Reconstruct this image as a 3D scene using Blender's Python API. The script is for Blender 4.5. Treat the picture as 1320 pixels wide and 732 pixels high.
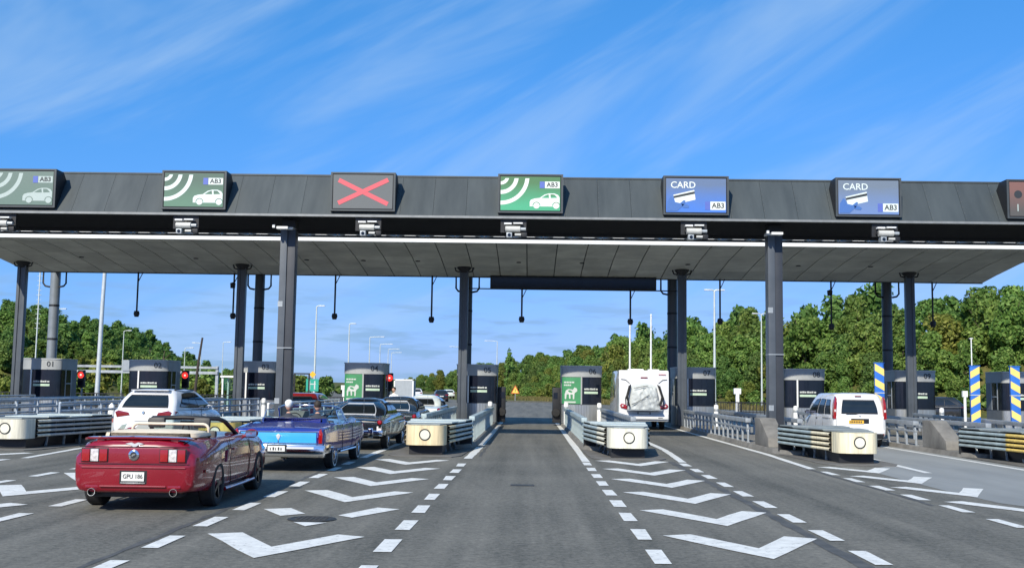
import bpy, bmesh, math, random
import numpy as np
from mathutils import Vector, Matrix, Euler, noise as mnoise

R = math.radians
sc = bpy.context.scene
COL = sc.collection
for o in list(bpy.data.objects):
    bpy.data.objects.remove(o)

# ------------------------------------------------------------------ camera
CAM_H = 1.8
cd = bpy.data.cameras.new('camera')
cam = bpy.data.objects.new('camera', cd)
COL.objects.link(cam)
cd.sensor_width = 36.0
cd.lens = 36.0 * 1400.0 / 1320.0
cd.clip_start = 0.1
cd.clip_end = 6000
cam.matrix_world = (Matrix.Translation((0, 0, CAM_H)) @ Matrix.Rotation(0.01771, 4, 'Z')
                    @ Matrix.Rotation(math.pi / 2 + 0.09589, 4, 'X') @ Matrix.Rotation(0.0142, 4, 'Z'))
sc.camera = cam

# ------------------------------------------------------------------ sun, sky, exposure
SUN_EL = R(36.0)
SUN_DIR = Vector((-0.50, -1.31, 0)).normalized()          # horizontal direction towards the sun
sv = Vector((SUN_DIR.x * math.cos(SUN_EL), SUN_DIR.y * math.cos(SUN_EL), math.sin(SUN_EL)))
sl = bpy.data.lights.new('sun', 'SUN')
sl.energy = 5.0
sl.angle = R(0.53)
sl.color = (1.0, 0.93, 0.79)
sun = bpy.data.objects.new('sun', sl)
COL.objects.link(sun)
sun.rotation_euler = sv.to_track_quat('Z', 'Y').to_euler()
sun.location = (-20, -40, 60)

world = bpy.data.worlds.new('World')
sc.world = world
world.use_nodes = True
nt = world.node_tree
nt.nodes.clear()
N = nt.nodes.new
LK = nt.links.new
sky = N('ShaderNodeTexSky')
sky.sky_type = 'NISHITA'
sky.sun_disc = False
sky.sun_elevation = SUN_EL
sky.sun_rotation = math.atan2(SUN_DIR.x, SUN_DIR.y)
sky.air_density = 1.0
sky.dust_density = 0.4
sky.ozone_density = 3.0
# grade of the whole sky dome: clear-day blue, gentle brightening towards the horizon
spc = N('ShaderNodeSeparateColor')
LK(sky.outputs[0], spc.inputs[0])
hs = N('ShaderNodeCombineColor')
for _i, (_g, _k) in enumerate(((1.08, 0.44), (0.56, 1.84), (0.66, 2.95))):
    _p = N('ShaderNodeMath')
    _p.operation = 'POWER'
    _p.inputs[1].default_value = _g
    LK(spc.outputs[_i], _p.inputs[0])
    _q = N('ShaderNodeMath')
    _q.operation = 'MULTIPLY'
    _q.inputs[1].default_value = _k
    LK(_p.outputs[0], _q.inputs[0])
    LK(_q.outputs[0], hs.inputs[_i])
# clouds: thin streaks of cirrus on a high flat layer, and a low band of small flat cumulus
tc = N('ShaderNodeTexCoord')
sep = N('ShaderNodeSeparateXYZ')
LK(tc.outputs['Generated'], sep.inputs[0])
def M_(op, a, b=None, c=None):
    n = N('ShaderNodeMath')
    n.operation = op
    for i, v in enumerate((a, b, c)):
        if v is None:
            continue
        if isinstance(v, (int, float)):
            n.inputs[i].default_value = v
        else:
            LK(v, n.inputs[i])
    return n.outputs[0]
cmb = N('ShaderNodeCombineXYZ')
az0 = M_('ARCTAN2', sep.outputs[0], sep.outputs[1])
LK(az0, cmb.inputs[0])
LK(sep.outputs[2], cmb.inputs[1])
mp = N('ShaderNodeMapping')
mp.vector_type = 'TEXTURE'
mp.inputs['Rotation'].default_value = (0, 0, R(26))
mp.inputs['Scale'].default_value = (1 / 1.9, 1 / 10.5, 1)
mp.inputs['Location'].default_value = (2.3, 0.7, 0)
LK(cmb.outputs[0], mp.inputs[0])
nz = N('ShaderNodeTexNoise')
nz.inputs['Scale'].default_value = 1.1
nz.inputs['Detail'].default_value = 5
nz.inputs['Roughness'].default_value = 0.56
nz.inputs['Distortion'].default_value = 0.5
LK(mp.outputs[0], nz.inputs['Vector'])
rp = N('ShaderNodeMapRange')
rp.interpolation_type = 'SMOOTHSTEP'
rp.inputs[1].default_value = 0.40
rp.inputs[2].default_value = 0.72
rp.inputs[3].default_value = 0.0
rp.inputs[4].default_value = 0.50
LK(nz.outputs[0], rp.inputs[0])
mxc = N('ShaderNodeMix')
mxc.data_type = 'RGBA'
LK(rp.outputs[0], mxc.inputs['Factor'])
LK(hs.outputs[0], mxc.inputs['A'])
mxc.inputs['B'].default_value = (4.6, 6.6, 9.2, 1)
# low cumulus
az = M_('ARCTAN2', sep.outputs[0], sep.outputs[1])
cm2 = N('ShaderNodeCombineXYZ')
LK(M_('MULTIPLY', az, 9.0), cm2.inputs[0])
LK(M_('MULTIPLY', sep.outputs[2], 62.0), cm2.inputs[1])
nz2 = N('ShaderNodeTexNoise')
nz2.inputs['Scale'].default_value = 1.25
nz2.inputs['Detail'].default_value = 6
nz2.inputs['Roughness'].default_value = 0.55
LK(cm2.outputs[0], nz2.inputs['Vector'])
r2 = N('ShaderNodeMapRange')
r2.interpolation_type = 'SMOOTHSTEP'
r2.inputs[1].default_value = 0.47
r2.inputs[2].default_value = 0.62
r2.inputs[4].default_value = 0.62
LK(nz2.outputs[0], r2.inputs[0])
band = N('ShaderNodeMapRange')
band.interpolation_type = 'SMOOTHSTEP'
band.inputs[1].default_value = 0.105
band.inputs[2].default_value = 0.06
LK(sep.outputs[2], band.inputs[0])
mx2 = N('ShaderNodeMix')
mx2.data_type = 'RGBA'
LK(M_('MULTIPLY', r2.outputs[0], band.outputs[0]), mx2.inputs['Factor'])
LK(mxc.outputs['Result'], mx2.inputs['A'])
mx2.inputs['B'].default_value = (2.6, 4.5, 6.9, 1)
bg = N('ShaderNodeBackground')
bg.inputs['Strength'].default_value = 0.09
LK(mx2.outputs['Result'], bg.inputs['Color'])
wo = N('ShaderNodeOutputWorld')
LK(bg.outputs[0], wo.inputs[0])

sc.view_settings.view_transform = 'Standard'
sc.view_settings.look = 'None'
sc.view_settings.gamma = 1.0
sc.view_settings.exposure = 0.14
sc.view_settings.use_curve_mapping = False
sc.render.engine = 'CYCLES'
sc.cycles.max_bounces = 6
sc.cycles.transparent_max_bounces = 12
sc.cycles.use_denoising = True

# ------------------------------------------------------------------ materials
MAT = {}
def mat(name, col, rough=0.6, metal=0.0, var=0.0, scale=3.0, bump=0.0, bscale=None, coat=0.0, spec=0.5, stretch=None,
        col2=None, emit=None, estr=0.0, alpha=None, objrand=0.0, world=False):
    """Procedural principled material: noise breaks up colour and roughness, optional bump."""
    if name in MAT:
        return MAT[name]
    m = bpy.data.materials.new(name)
    m.use_nodes = True
    t = m.node_tree
    b = t.nodes['Principled BSDF']
    b.inputs['Base Color'].default_value = (*col, 1)
    b.inputs['Roughness'].default_value = rough
    b.inputs['Metallic'].default_value = metal
    b.inputs['Specular IOR Level'].default_value = spec
    b.inputs['Coat Weight'].default_value = coat
    b.inputs['Coat Roughness'].default_value = 0.03
    if emit:
        b.inputs['Emission Color'].default_value = (*emit, 1)
        b.inputs['Emission Strength'].default_value = estr
    if alpha is not None:
        b.inputs['Alpha'].default_value = alpha
    if var or bump or col2:
        g = t.nodes.new('ShaderNodeTexCoord')
        mpn = t.nodes.new('ShaderNodeMapping')
        if stretch:
            mpn.inputs['Scale'].default_value = stretch
        if world:
            t.links.new(t.nodes.new('ShaderNodeNewGeometry').outputs['Position'], mpn.inputs[0])
        else:
            t.links.new(g.outputs['Object'], mpn.inputs[0])
        n = t.nodes.new('ShaderNodeTexNoise')
        n.inputs['Scale'].default_value = scale
        n.inputs['Detail'].default_value = 6
        n.inputs['Roughness'].default_value = 0.6
        t.links.new(mpn.outputs[0], n.inputs['Vector'])
        if var or col2:
            c2 = col2 if col2 else tuple(max(0, c * (1 - var)) for c in col)
            c1 = col if col2 else tuple(min(1, c * (1 + var)) for c in col)
            mr = t.nodes.new('ShaderNodeMapRange')
            mr.inputs[1].default_value = 0.3
            mr.inputs[2].default_value = 0.7
            t.links.new(n.outputs[0], mr.inputs[0])
            mx = t.nodes.new('ShaderNodeMix')
            mx.data_type = 'RGBA'
            mx.inputs['A'].default_value = (*c2, 1)
            mx.inputs['B'].default_value = (*c1, 1)
            t.links.new(mr.outputs[0], mx.inputs['Factor'])
            out = mx.outputs['Result']
            if objrand:
                oi = t.nodes.new('ShaderNodeObjectInfo')
                h = t.nodes.new('ShaderNodeHueSaturation')
                a = t.nodes.new('ShaderNodeMapRange')
                a.inputs[3].default_value = 1 - objrand
                a.inputs[4].default_value = 1 + objrand
                t.links.new(oi.outputs['Random'], a.inputs[0])
                t.links.new(a.outputs[0], h.inputs['Value'])
                t.links.new(out, h.inputs['Color'])
                out = h.outputs[0]
            t.links.new(out, b.inputs['Base Color'])
            rr = t.nodes.new('ShaderNodeMapRange')
            rr.inputs[3].default_value = max(0.02, rough - 0.10 * (1 if rough > 0.2 else 0.1))
            rr.inputs[4].default_value = min(1, rough + 0.12 * (1 if rough > 0.2 else 0.15))
            t.links.new(n.outputs[0], rr.inputs[0])
            t.links.new(rr.outputs[0], b.inputs['Roughness'])
        if bump:
            n2 = t.nodes.new('ShaderNodeTexNoise')
            n2.inputs['Scale'].default_value = bscale or scale * 6
            n2.inputs['Detail'].default_value = 4
            t.links.new(mpn.outputs[0], n2.inputs['Vector'])
            bp = t.nodes.new('ShaderNodeBump')
            bp.inputs['Strength'].default_value = bump
            bp.inputs['Distance'].default_value = 0.02
            t.links.new(n2.outputs[0], bp.inputs['Height'])
            t.links.new(bp.outputs[0], b.inputs['Normal'])
    MAT[name] = m
    return m

def glass_mat(name, tint, alpha, rough=0.03):
    if name in MAT:
        return MAT[name]
    m = bpy.data.materials.new(name)
    m.use_nodes = True
    t = m.node_tree
    t.nodes.clear()
    gl = t.nodes.new('ShaderNodeBsdfGlossy')
    gl.inputs['Roughness'].default_value = rough
    tr = t.nodes.new('ShaderNodeBsdfTransparent')
    tr.inputs['Color'].default_value = (*tint, 1)
    fr = t.nodes.new('ShaderNodeLayerWeight')
    pw_ = t.nodes.new('ShaderNodeMath')
    pw_.operation = 'POWER'
    pw_.inputs[1].default_value = 5.0
    t.links.new(fr.outputs['Facing'], pw_.inputs[0])
    ad = t.nodes.new('ShaderNodeMath')
    ad.operation = 'MULTIPLY_ADD'
    ad.inputs[1].default_value = 0.7
    ad.inputs[2].default_value = alpha
    t.links.new(pw_.outputs[0], ad.inputs[0])
    mx = t.nodes.new('ShaderNodeMixShader')
    t.links.new(ad.outputs[0], mx.inputs[0])
    t.links.new(tr.outputs[0], mx.inputs[1])
    t.links.new(gl.outputs[0], mx.inputs[2])
    o = t.nodes.new('ShaderNodeOutputMaterial')
    t.links.new(mx.outputs[0], o.inputs[0])
    MAT[name] = m
    return m

STEEL = mat('galvanised steel', (0.36, 0.39, 0.41), 0.45, 0.35, 0.22, 2.2)
STEEL_G = mat('pale green galvanised steel', (0.42, 0.50, 0.50), 0.45, 0.3, 0.25, 2.5)
RAILTUBE = mat('weathered zinc tube', (0.42, 0.47, 0.52), 0.42, 0.3, 0.22, 3.0)
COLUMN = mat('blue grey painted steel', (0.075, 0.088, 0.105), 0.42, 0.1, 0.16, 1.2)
COLUMN2 = mat('light painted steel tube', (0.22, 0.25, 0.28), 0.4, 0.2, 0.16, 1.4)
DARK = mat('dark charcoal paint', (0.013, 0.014, 0.017), 0.5, 0.1, 0.25, 2.0)
BLACKM = mat('black rubber', (0.012, 0.012, 0.013), 0.75, 0, 0.3, 8.0)
FASCIA = mat('grey coated fascia sheet', (0.054, 0.065, 0.068), 0.46, 0.05, 0.15, 0.9, 0.05, 4, objrand=0.08, world=True, stretch=(2.6, .5, .5))
SOFFIT = mat('grey soffit sheet', (0.48, 0.485, 0.43), 0.6, 0.05, 0.20, 0.8, 0.06, 3, objrand=0.10, world=True)
WHITE = mat('white painted metal', (0.78, 0.79, 0.78), 0.4, 0, 0.06, 3.0)
CONC = mat('weathered concrete', (0.20, 0.19, 0.17), 0.85, 0, 0.34, 1.6, 0.35, 40, world=True)
CHROME = mat('chrome', (0.72, 0.73, 0.74), 0.08, 1.0, 0.04, 5.0)
PAINT = None
BLACKGLASS = mat('dark glazing', (0.008, 0.012, 0.022), 0.10, 0, 0.2, 3.0, spec=0.4)
CARGLASS = mat('tinted car glass', (0.012, 0.016, 0.018), 0.04, 0, 0.2, 3.0, spec=0.8)
CLEAR = glass_mat('clear windscreen glass', (0.72, 0.86, 0.82), 0.06)

# ------------------------------------------------------------------ mesh helpers
class MB:
    """Collects shapes; build() links them as one mesh object."""
    def __init__(s):
        s.v = []; s.f = []; s.m = []; s.cur = 0
    def mat(s, i):
        s.cur = i
        return s
    def add(s, vs, fs):
        o = len(s.v)
        s.v += [tuple(p) for p in vs]
        s.f += [tuple(i + o for i in f) for f in fs]
        s.m += [s.cur] * len(fs)
        return s
    def box(s, x0, x1, y0, y1, z0, z1):
        return s.add([(x0, y0, z0), (x1, y0, z0), (x1, y1, z0), (x0, y1, z0), (x0, y0, z1), (x1, y0, z1), (x1, y1, z1), (x0, y1, z1)],
                     [(0, 3, 2, 1), (4, 5, 6, 7), (0, 1, 5, 4), (1, 2, 6, 5), (2, 3, 7, 6), (3, 0, 4, 7)])
    def cbox(s, x, y, z, sx, sy, sz):
        return s.box(x - sx / 2, x + sx / 2, y - sy / 2, y + sy / 2, z - sz / 2, z + sz / 2)
    def prism(s, pts, axis, a, b):
        """Extrude a polygon: axis 'x' pts=(y,z), 'y' pts=(x,z), 'z' pts=(x,y)."""
        def P(p, t):
            return {'x': (t, p[0], p[1]), 'y': (p[0], t, p[1]), 'z': (p[0], p[1], t)}[axis]
        n = len(pts)
        return s.add([P(p, a) for p in pts] + [P(p, b) for p in pts],
                     [tuple(range(n - 1, -1, -1)), tuple(range(n, 2 * n))] + [(i, (i + 1) % n, n + (i + 1) % n, n + i) for i in range(n)])
    def tube(s, path, r, n=8, cap=True, r2=None):
        path = [Vector(p) for p in path]
        k = len(path)
        vs = []
        for i, p in enumerate(path):
            d = (path[min(i + 1, k - 1)] - path[max(i - 1, 0)]).normalized()
            u = d.cross(Vector((0, 0, 1)))
            if u.length < 1e-3:
                u = Vector((1, 0, 0))
            u.normalize()
            w = d.cross(u)
            rr = r if r2 is None else r + (r2 - r) * i / (k - 1)
            for j in range(n):
                a = 2 * math.pi * j / n
                vs.append(p + u * (rr * math.cos(a)) + w * (rr * math.sin(a)))
        fs = [(i * n + j, i * n + (j + 1) % n, (i + 1) * n + (j + 1) % n, (i + 1) * n + j) for i in range(k - 1) for j in range(n)]
        if cap:
            fs += [tuple(range(n - 1, -1, -1)), tuple(range((k - 1) * n, k * n))]
        return s.add(vs, fs)
    def cyl(s, p0, p1, r, n=12, r2=None):
        return s.tube([p0, p1], r, n, True, r2)
    def lathe(s, prof, c, axis='z', n=24, a0=0, a1=2 * math.pi):
        """prof = (radius, along)."""
        vs = []
        full = abs(a1 - a0 - 2 * math.pi) < 1e-6
        cnt = n if full else n + 1
        for j in range(cnt):
            a = a0 + (a1 - a0) * j / n
            for r, t in prof:
                x, y = r * math.cos(a), r * math.sin(a)
                q = {'z': (x, y, t), 'x': (t, x, y), 'y': (x, t, y)}[axis]
                vs.append((q[0] + c[0], q[1] + c[1], q[2] + c[2]))
        m = len(prof)
        fs = []
        for j in range(n):
            j2 = (j + 1) % cnt
            for i in range(m - 1):
                fs.append((j * m + i, j2 * m + i, j2 * m + i + 1, j * m + i + 1))
        return s.add(vs, fs)
    def ball(s, c, rx, ry, rz, n=12, m=8):
        vs = [(c[0], c[1], c[2] + rz)]
        for i in range(1, m):
            a = math.pi * i / m
            for j in range(n):
                b = 2 * math.pi * j / n
                vs.append((c[0] + rx * math.sin(a) * math.cos(b), c[1] + ry * math.sin(a) * math.sin(b), c[2] + rz * math.cos(a)))
        vs.append((c[0], c[1], c[2] - rz))
        fs = [(0, 1 + j, 1 + (j + 1) % n) for j in range(n)]
        for i in range(m - 2):
            for j in range(n):
                fs.append((1 + i * n + j, 1 + (i + 1) * n + j, 1 + (i + 1) * n + (j + 1) % n, 1 + i * n + (j + 1) % n))
        L = len(vs) - 1
        fs += [(L, 1 + (m - 2) * n + (j + 1) % n, 1 + (m - 2) * n + j) for j in range(n)]
        return s.add(vs, fs)
    def grid(s, fn, nu, nv):
        vs = [fn(i / nu, j / nv) for j in range(nv + 1) for i in range(nu + 1)]
        w = nu + 1
        return s.add(vs, [(j * w + i, j * w + i + 1, (j + 1) * w + i + 1, (j + 1) * w + i) for j in range(nv) for i in range(nu)])
    def mesh(s, name, mats, smooth=None):
        me = bpy.data.meshes.new(name)
        me.from_pydata(s.v, [], s.f)
        for m_ in (mats if isinstance(mats, (list, tuple)) else [mats]):
            me.materials.append(m_)
        if any(s.m):
            me.polygons.foreach_set('material_index', s.m)
        bm = bmesh.new()
        bm.from_mesh(me)
        bmesh.ops.recalc_face_normals(bm, faces=bm.faces)
        bm.to_mesh(me)
        bm.free()
        if smooth is not None:
            me.polygons.foreach_set('use_smooth', [True] * len(me.polygons))
            me.set_sharp_from_angle(angle=R(smooth))
        me.update()
        return me
    def build(s, name, mats, parent=None, smooth=None, bevel=0.0, loc=None, rot=None):
        o = bpy.data.objects.new(name, s.mesh(name, mats, smooth))
        COL.objects.link(o)
        if bevel:
            bake_bevel(o, bevel)
        if parent:
            o.parent = parent
        if loc:
            o.location = loc
        if rot:
            o.rotation_euler = rot
        return o

def bake_bevel(o, w, seg=2):
    bm = bmesh.new()
    bm.from_mesh(o.data)
    es = [e for e in bm.edges if len(e.link_faces) == 2 and e.calc_face_angle(0) > R(40)]
    try:
        bmesh.ops.bevel(bm, geom=es, offset=w, segments=seg, affect='EDGES', profile=0.7, clamp_overlap=True)
    except Exception:
        pass
    bm.to_mesh(o.data)
    bm.free()
    o.data.polygons.foreach_set('use_smooth', [True] * len(o.data.polygons))
    o.data.set_sharp_from_angle(angle=R(35))

def link(name, me, parent=None, loc=None, rot=None):
    o = bpy.data.objects.new(name, me)
    COL.objects.link(o)
    if parent:
        o.parent = parent
    if loc is not None:
        o.location = loc
    if rot is not None:
        o.rotation_euler = rot
    return o

def tag(o, label, cat, group=None):
    o['label'] = label
    o['category'] = cat
    if group:
        o['group'] = group
    return o

def thing(name, label, cat, loc=(0, 0, 0), rz=0.0, group=None):
    o = bpy.data.objects.new(name, None)
    COL.objects.link(o)
    o.empty_display_size = 0.3
    o.location = loc
    o.rotation_euler = (0, 0, rz)
    return tag(o, label, cat, group)

def struct(o):
    o['kind'] = 'structure'
    return o

def copy_tree(o, parent=None):
    c = o.copy()
    COL.objects.link(c)
    c.parent = parent
    for ch in o.children:
        copy_tree(ch, c)
    return c

_TX = {}
def text(s, size, m, parent, loc, rot, name='lettering', align='CENTER', depth=0.004, sx=1.0, bold=0.0):
    key = (s, round(size, 4), m.name, align, depth, sx, bold)
    if key not in _TX:
        cu = bpy.data.curves.new('t', 'FONT')
        cu.body = s
        cu.size = size
        cu.align_x = align
        cu.align_y = 'CENTER'
        cu.extrude = depth / 2
        cu.offset = bold
        cu.resolution_u = 3
        t = bpy.data.objects.new('t', cu)
        COL.objects.link(t)
        bpy.context.view_layer.update()
        me = bpy.data.meshes.new_from_object(t.evaluated_get(bpy.context.evaluated_depsgraph_get()))
        bpy.data.objects.remove(t)
        me.materials.clear()
        me.materials.append(m)
        if sx != 1.0:
            for v in me.vertices:
                v.co.x *= sx
        _TX[key] = me
    return link(name, _TX[key], parent, loc, rot)

def boolean(o, cutters):
    """Cut the cutter meshes out of o for good."""
    for c in cutters:
        md = o.modifiers.new('b', 'BOOLEAN')
        md.operation = 'DIFFERENCE'
        md.object = c
        md.solver = 'EXACT'
    bpy.context.view_layer.update()
    dg = bpy.context.evaluated_depsgraph_get()
    me = bpy.data.meshes.new_from_object(o.evaluated_get(dg))
    o.modifiers.clear()
    o.data = me
    for c in cutters:
        bpy.data.objects.remove(c)
    me.polygons.foreach_set('use_smooth', [True] * len(me.polygons))
    me.set_sharp_from_angle(angle=R(34))
    return o

FACE = (R(90), 0, 0)        # text rotation: faces -Y (towards the camera)

# ================================================================== GROUND, ROAD, MARKINGS
def interp(x, pts):
    xs = [p[0] for p in pts]
    ys = [p[1] for p in pts]
    return float(np.interp(x, xs, ys))
XB = [(-30, 75), (0, 66), (60, 54), (100, 45), (108, 33), (130, 21), (180, 8), (250, -6), (420, -43), (700, -110), (1200, -230)]
XL = [(-30, -75), (60, -62), (110, -62), (160, -56), (200, -60), (300, -78), (500, -150), (1200, -420)]
def sstep(a, b, x):
    t = min(1, max(0, (x - a) / (b - a)))
    return t * t * (3 - 2 * t)
def terrain(x, y):
    d = x - (interp(y, XB) - 3)
    z = 6.2 * sstep(0, 24, d) * sstep(20, 90, y) * (1 - 0.35 * sstep(200, 420, y))
    e = interp(y, XL) - x
    hl = interp(x, [(-400, 24), (-160, 22), (-100, 11.5), (-80, 7), (-60, 4)])
    z += hl * sstep(0, 30, e) * sstep(90, 170, y) * (1 - 0.5 * sstep(330, 600, y))
    return z

gm = bpy.data.materials.new('dry grass ground')
gm.use_nodes = True
t = gm.node_tree
b = t.nodes['Principled BSDF']
b.inputs['Roughness'].default_value = 0.95
b.inputs['Specular IOR Level'].default_value = 0.1
c_ = t.nodes.new('ShaderNodeTexCoord')
n1 = t.nodes.new('ShaderNodeTexNoise'); n1.inputs['Scale'].default_value = 0.09; n1.inputs['Detail'].default_value = 8
n2 = t.nodes.new('ShaderNodeTexNoise'); n2.inputs['Scale'].default_value = 2.5; n2.inputs['Detail'].default_value = 8
t.links.new(c_.outputs['Object'], n1.inputs['Vector']); t.links.new(c_.outputs['Object'], n2.inputs['Vector'])
ad = t.nodes.new('ShaderNodeMath'); ad.operation = 'ADD'
t.links.new(n1.outputs[0], ad.inputs[0]); t.links.new(n2.outputs[0], ad.inputs[1])
cr = t.nodes.new('ShaderNodeValToRGB')
cr.color_ramp.elements[0].position = 0.38; cr.color_ramp.elements[0].color = (0.050, 0.075, 0.016, 1)
cr.color_ramp.elements[1].position = 0.62; cr.color_ramp.elements[1].color = (0.15, 0.135, 0.05, 1)
hf = t.nodes.new('ShaderNodeMath'); hf.operation = 'MULTIPLY'; hf.inputs[1].default_value = 0.5
t.links.new(ad.outputs[0], hf.inputs[0]); t.links.new(hf.outputs[0], cr.inputs[0]); t.links.new(cr.outputs[0], b.inputs['Base Color'])

ys = np.concatenate([np.linspace(-40, 60, 11), np.linspace(68, 330, 60), np.linspace(345, 620, 20), np.linspace(700, 4500, 14)])
xs = np.concatenate([-np.geomspace(3000, 330, 10), np.linspace(-300, -60, 38), np.linspace(-54, 100, 52), np.geomspace(110, 3000, 22)])
mb = MB()
W_ = len(xs)
mb.add([(float(x), float(y), terrain(x, y) - 0.02) for y in ys for x in xs],
       [(j * W_ + i, j * W_ + i + 1, (j + 1) * W_ + i + 1, (j + 1) * W_ + i) for j in range(len(ys) - 1) for i in range(W_ - 1)])
ground = struct(mb.build('ground', gm, smooth=60))

# asphalt
am = bpy.data.materials.new('asphalt')
am.use_nodes = True
t = am.node_tree
b = t.nodes['Principled BSDF']
b.inputs['Roughness'].default_value = 0.82
b.inputs['Specular IOR Level'].default_value = 0.3
c_ = t.nodes.new('ShaderNodeTexCoord')
def noise(scale, detail=4, rough=0.6, stretch=None):
    n = t.nodes.new('ShaderNodeTexNoise')
    n.inputs['Scale'].default_value = scale
    n.inputs['Detail'].default_value = detail
    n.inputs['Roughness'].default_value = rough
    if stretch:
        mp_ = t.nodes.new('ShaderNodeMapping')
        mp_.inputs['Scale'].default_value = stretch
        t.links.new(c_.outputs['Object'], mp_.inputs[0])
        t.links.new(mp_.outputs[0], n.inputs['Vector'])
    else:
        t.links.new(c_.outputs['Object'], n.inputs['Vector'])
    return n.outputs[0]
def mth(op, a, b_):
    n = t.nodes.new('ShaderNodeMath')
    n.operation = op
    for i, v in enumerate((a, b_)):
        if isinstance(v, (int, float)):
            n.inputs[i].default_value = v
        else:
            t.links.new(v, n.inputs[i])
    return n.outputs[0]
sp = noise(24, 5, 0.85)                                  # stone chippings
lg = noise(0.35, 5, 0.6)                                 # large patches
st = noise(1.0, 5, 0.6, (1.6, 0.05, 1))                  # worn wheel tracks along the lanes
gr = noise(10, 3, 0.9)                                   # coarse grain
val = mth('ADD', mth('ADD', mth('ADD', mth('MULTIPLY', sp, 0.40), mth('MULTIPLY', mth('SUBTRACT', gr, 0.02), 0.42)), mth('MULTIPLY', lg, 0.18)), mth('MULTIPLY', st, 0.34))
cr = t.nodes.new('ShaderNodeValToRGB')
cr.color_ramp.elements[0].position = 0.52; cr.color_ramp.elements[0].color = (0.050, 0.052, 0.045, 1)
cr.color_ramp.elements[1].position = 0.79; cr.color_ramp.elements[1].color = (0.222, 0.211, 0.180, 1)
t.links.new(val, cr.inputs[0])
# seams, sealed cracks and oil drips
vo = t.nodes.new('ShaderNodeTexVoronoi'); vo.feature = 'DISTANCE_TO_EDGE'; vo.inputs['Scale'].default_value = 0.22
mpv = t.nodes.new('ShaderNodeMapping'); mpv.inputs['Scale'].default_value = (1, 0.35, 1)
nd = t.nodes.new('ShaderNodeTexNoise'); nd.inputs['Scale'].default_value = 1.6; nd.inputs['Detail'].default_value = 5
t.links.new(c_.outputs['Object'], nd.inputs['Vector'])
mxv = t.nodes.new('ShaderNodeMix'); mxv.data_type = 'RGBA'; mxv.inputs['Factor'].default_value = 0.35
t.links.new(c_.outputs['Object'], mxv.inputs['A']); t.links.new(nd.outputs['Color'], mxv.inputs['B'])
t.links.new(mxv.outputs['Result'], mpv.inputs[0]); t.links.new(mpv.outputs[0], vo.inputs['Vector'])
ck = t.nodes.new('ShaderNodeMapRange'); ck.inputs[1].default_value = 0.0; ck.inputs[2].default_value = 0.006
ck.inputs[3].default_value = 0.88; ck.inputs[4].default_value = 1.0
t.links.new(vo.outputs['Distance'], ck.inputs[0])
dr = t.nodes.new('ShaderNodeMapRange'); dr.inputs[1].default_value = 0.66; dr.inputs[2].default_value = 0.74
dr.inputs[3].default_value = 1.0; dr.inputs[4].default_value = 0.6
t.links.new(noise(0.9, 6, 0.7), dr.inputs[0])
mu = t.nodes.new('ShaderNodeMix'); mu.data_type = 'RGBA'; mu.blend_type = 'MULTIPLY'; mu.inputs['Factor'].default_value = 1
t.links.new(cr.outputs[0], mu.inputs['A'])
cg = t.nodes.new('ShaderNodeCombineColor')
pr = mth('MULTIPLY', ck.outputs[0], dr.outputs[0])
for i in range(3):
    t.links.new(pr, cg.inputs[i])
t.links.new(cg.outputs[0], mu.inputs['B'])
t.links.new(mu.outputs['Result'], b.inputs['Base Color'])
bp = t.nodes.new('ShaderNodeBump'); bp.inputs['Strength'].default_value = 0.5; bp.inputs['Distance'].default_value = 0.01
t.links.new(sp, bp.inputs['Height']); t.links.new(bp.outputs[0], b.inputs['Normal'])

RD = [(-60, -30), (50, -30), (46, 60), (38, 84), (22, 108), (10, 132), (3, 146), (-9, 152), (-16, 190), (-34, 300), (-62, 420), (-80, 420),
      (-66, 300), (-46, 190), (-34, 140), (-44, 120), (-56, 90), (-60, 60)]
road = struct(MB().add([(x, y, 0.0) for x, y in RD], [tuple(range(len(RD)))]).build('road', am))

CONC_L = mat('pale concrete paving', (0.25, 0.258, 0.25), 0.8, 0, 0.16, 0.7, 0.2, 30, stretch=(1.2, 0.25, 1))
CP = [(7.95, 26.0), (7.86, 21.5), (7.86, 20.0), (7.92, 18.7), (8.15, 18.1), (8.8, 17.5), (12.0, 17.0), (15, 16.8), (15, 26), (12.45, 27.5), (12.45, 64), (9.15, 64), (9.15, 28)]
mb = MB().add([(x, y, 0.004) for x, y in CP], [tuple(range(len(CP)))])
struct(mb.build('concrete_lane_paving', CONC_L))

# paint with worn patches
pm = mat('road paint', (0.80, 0.80, 0.76), 0.65, 0, 0.0, 5.0, 0.15, 60, col2=(0.60, 0.60, 0.57), world=True)
_t = pm.node_tree
_b = _t.nodes['Principled BSDF']
_src = _b.inputs['Base Color'].links[0].from_socket
_n = _t.nodes.new('ShaderNodeTexNoise'); _n.inputs['Scale'].default_value = 9; _n.inputs['Detail'].default_value = 9; _n.inputs['Roughness'].default_value = 0.78
_t.links.new(_t.nodes.new('ShaderNodeNewGeometry').outputs['Position'], _n.inputs['Vector'])
_r = _t.nodes.new('ShaderNodeMapRange'); _r.inputs[1].default_value = 0.35; _r.inputs[2].default_value = 0.44
_t.links.new(_n.outputs[0], _r.inputs[0])
_m = _t.nodes.new('ShaderNodeMix'); _m.data_type = 'RGBA'; _m.inputs['A'].default_value = (.22, .22, .21, 1)   # paint worn through to the road
_t.links.new(_r.outputs[0], _m.inputs['Factor']); _t.links.new(_src, _m.inputs['B']); _t.links.new(_m.outputs['Result'], _b.inputs['Base Color'])
MZ = 0.009
rng = random.Random(4)
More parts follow.
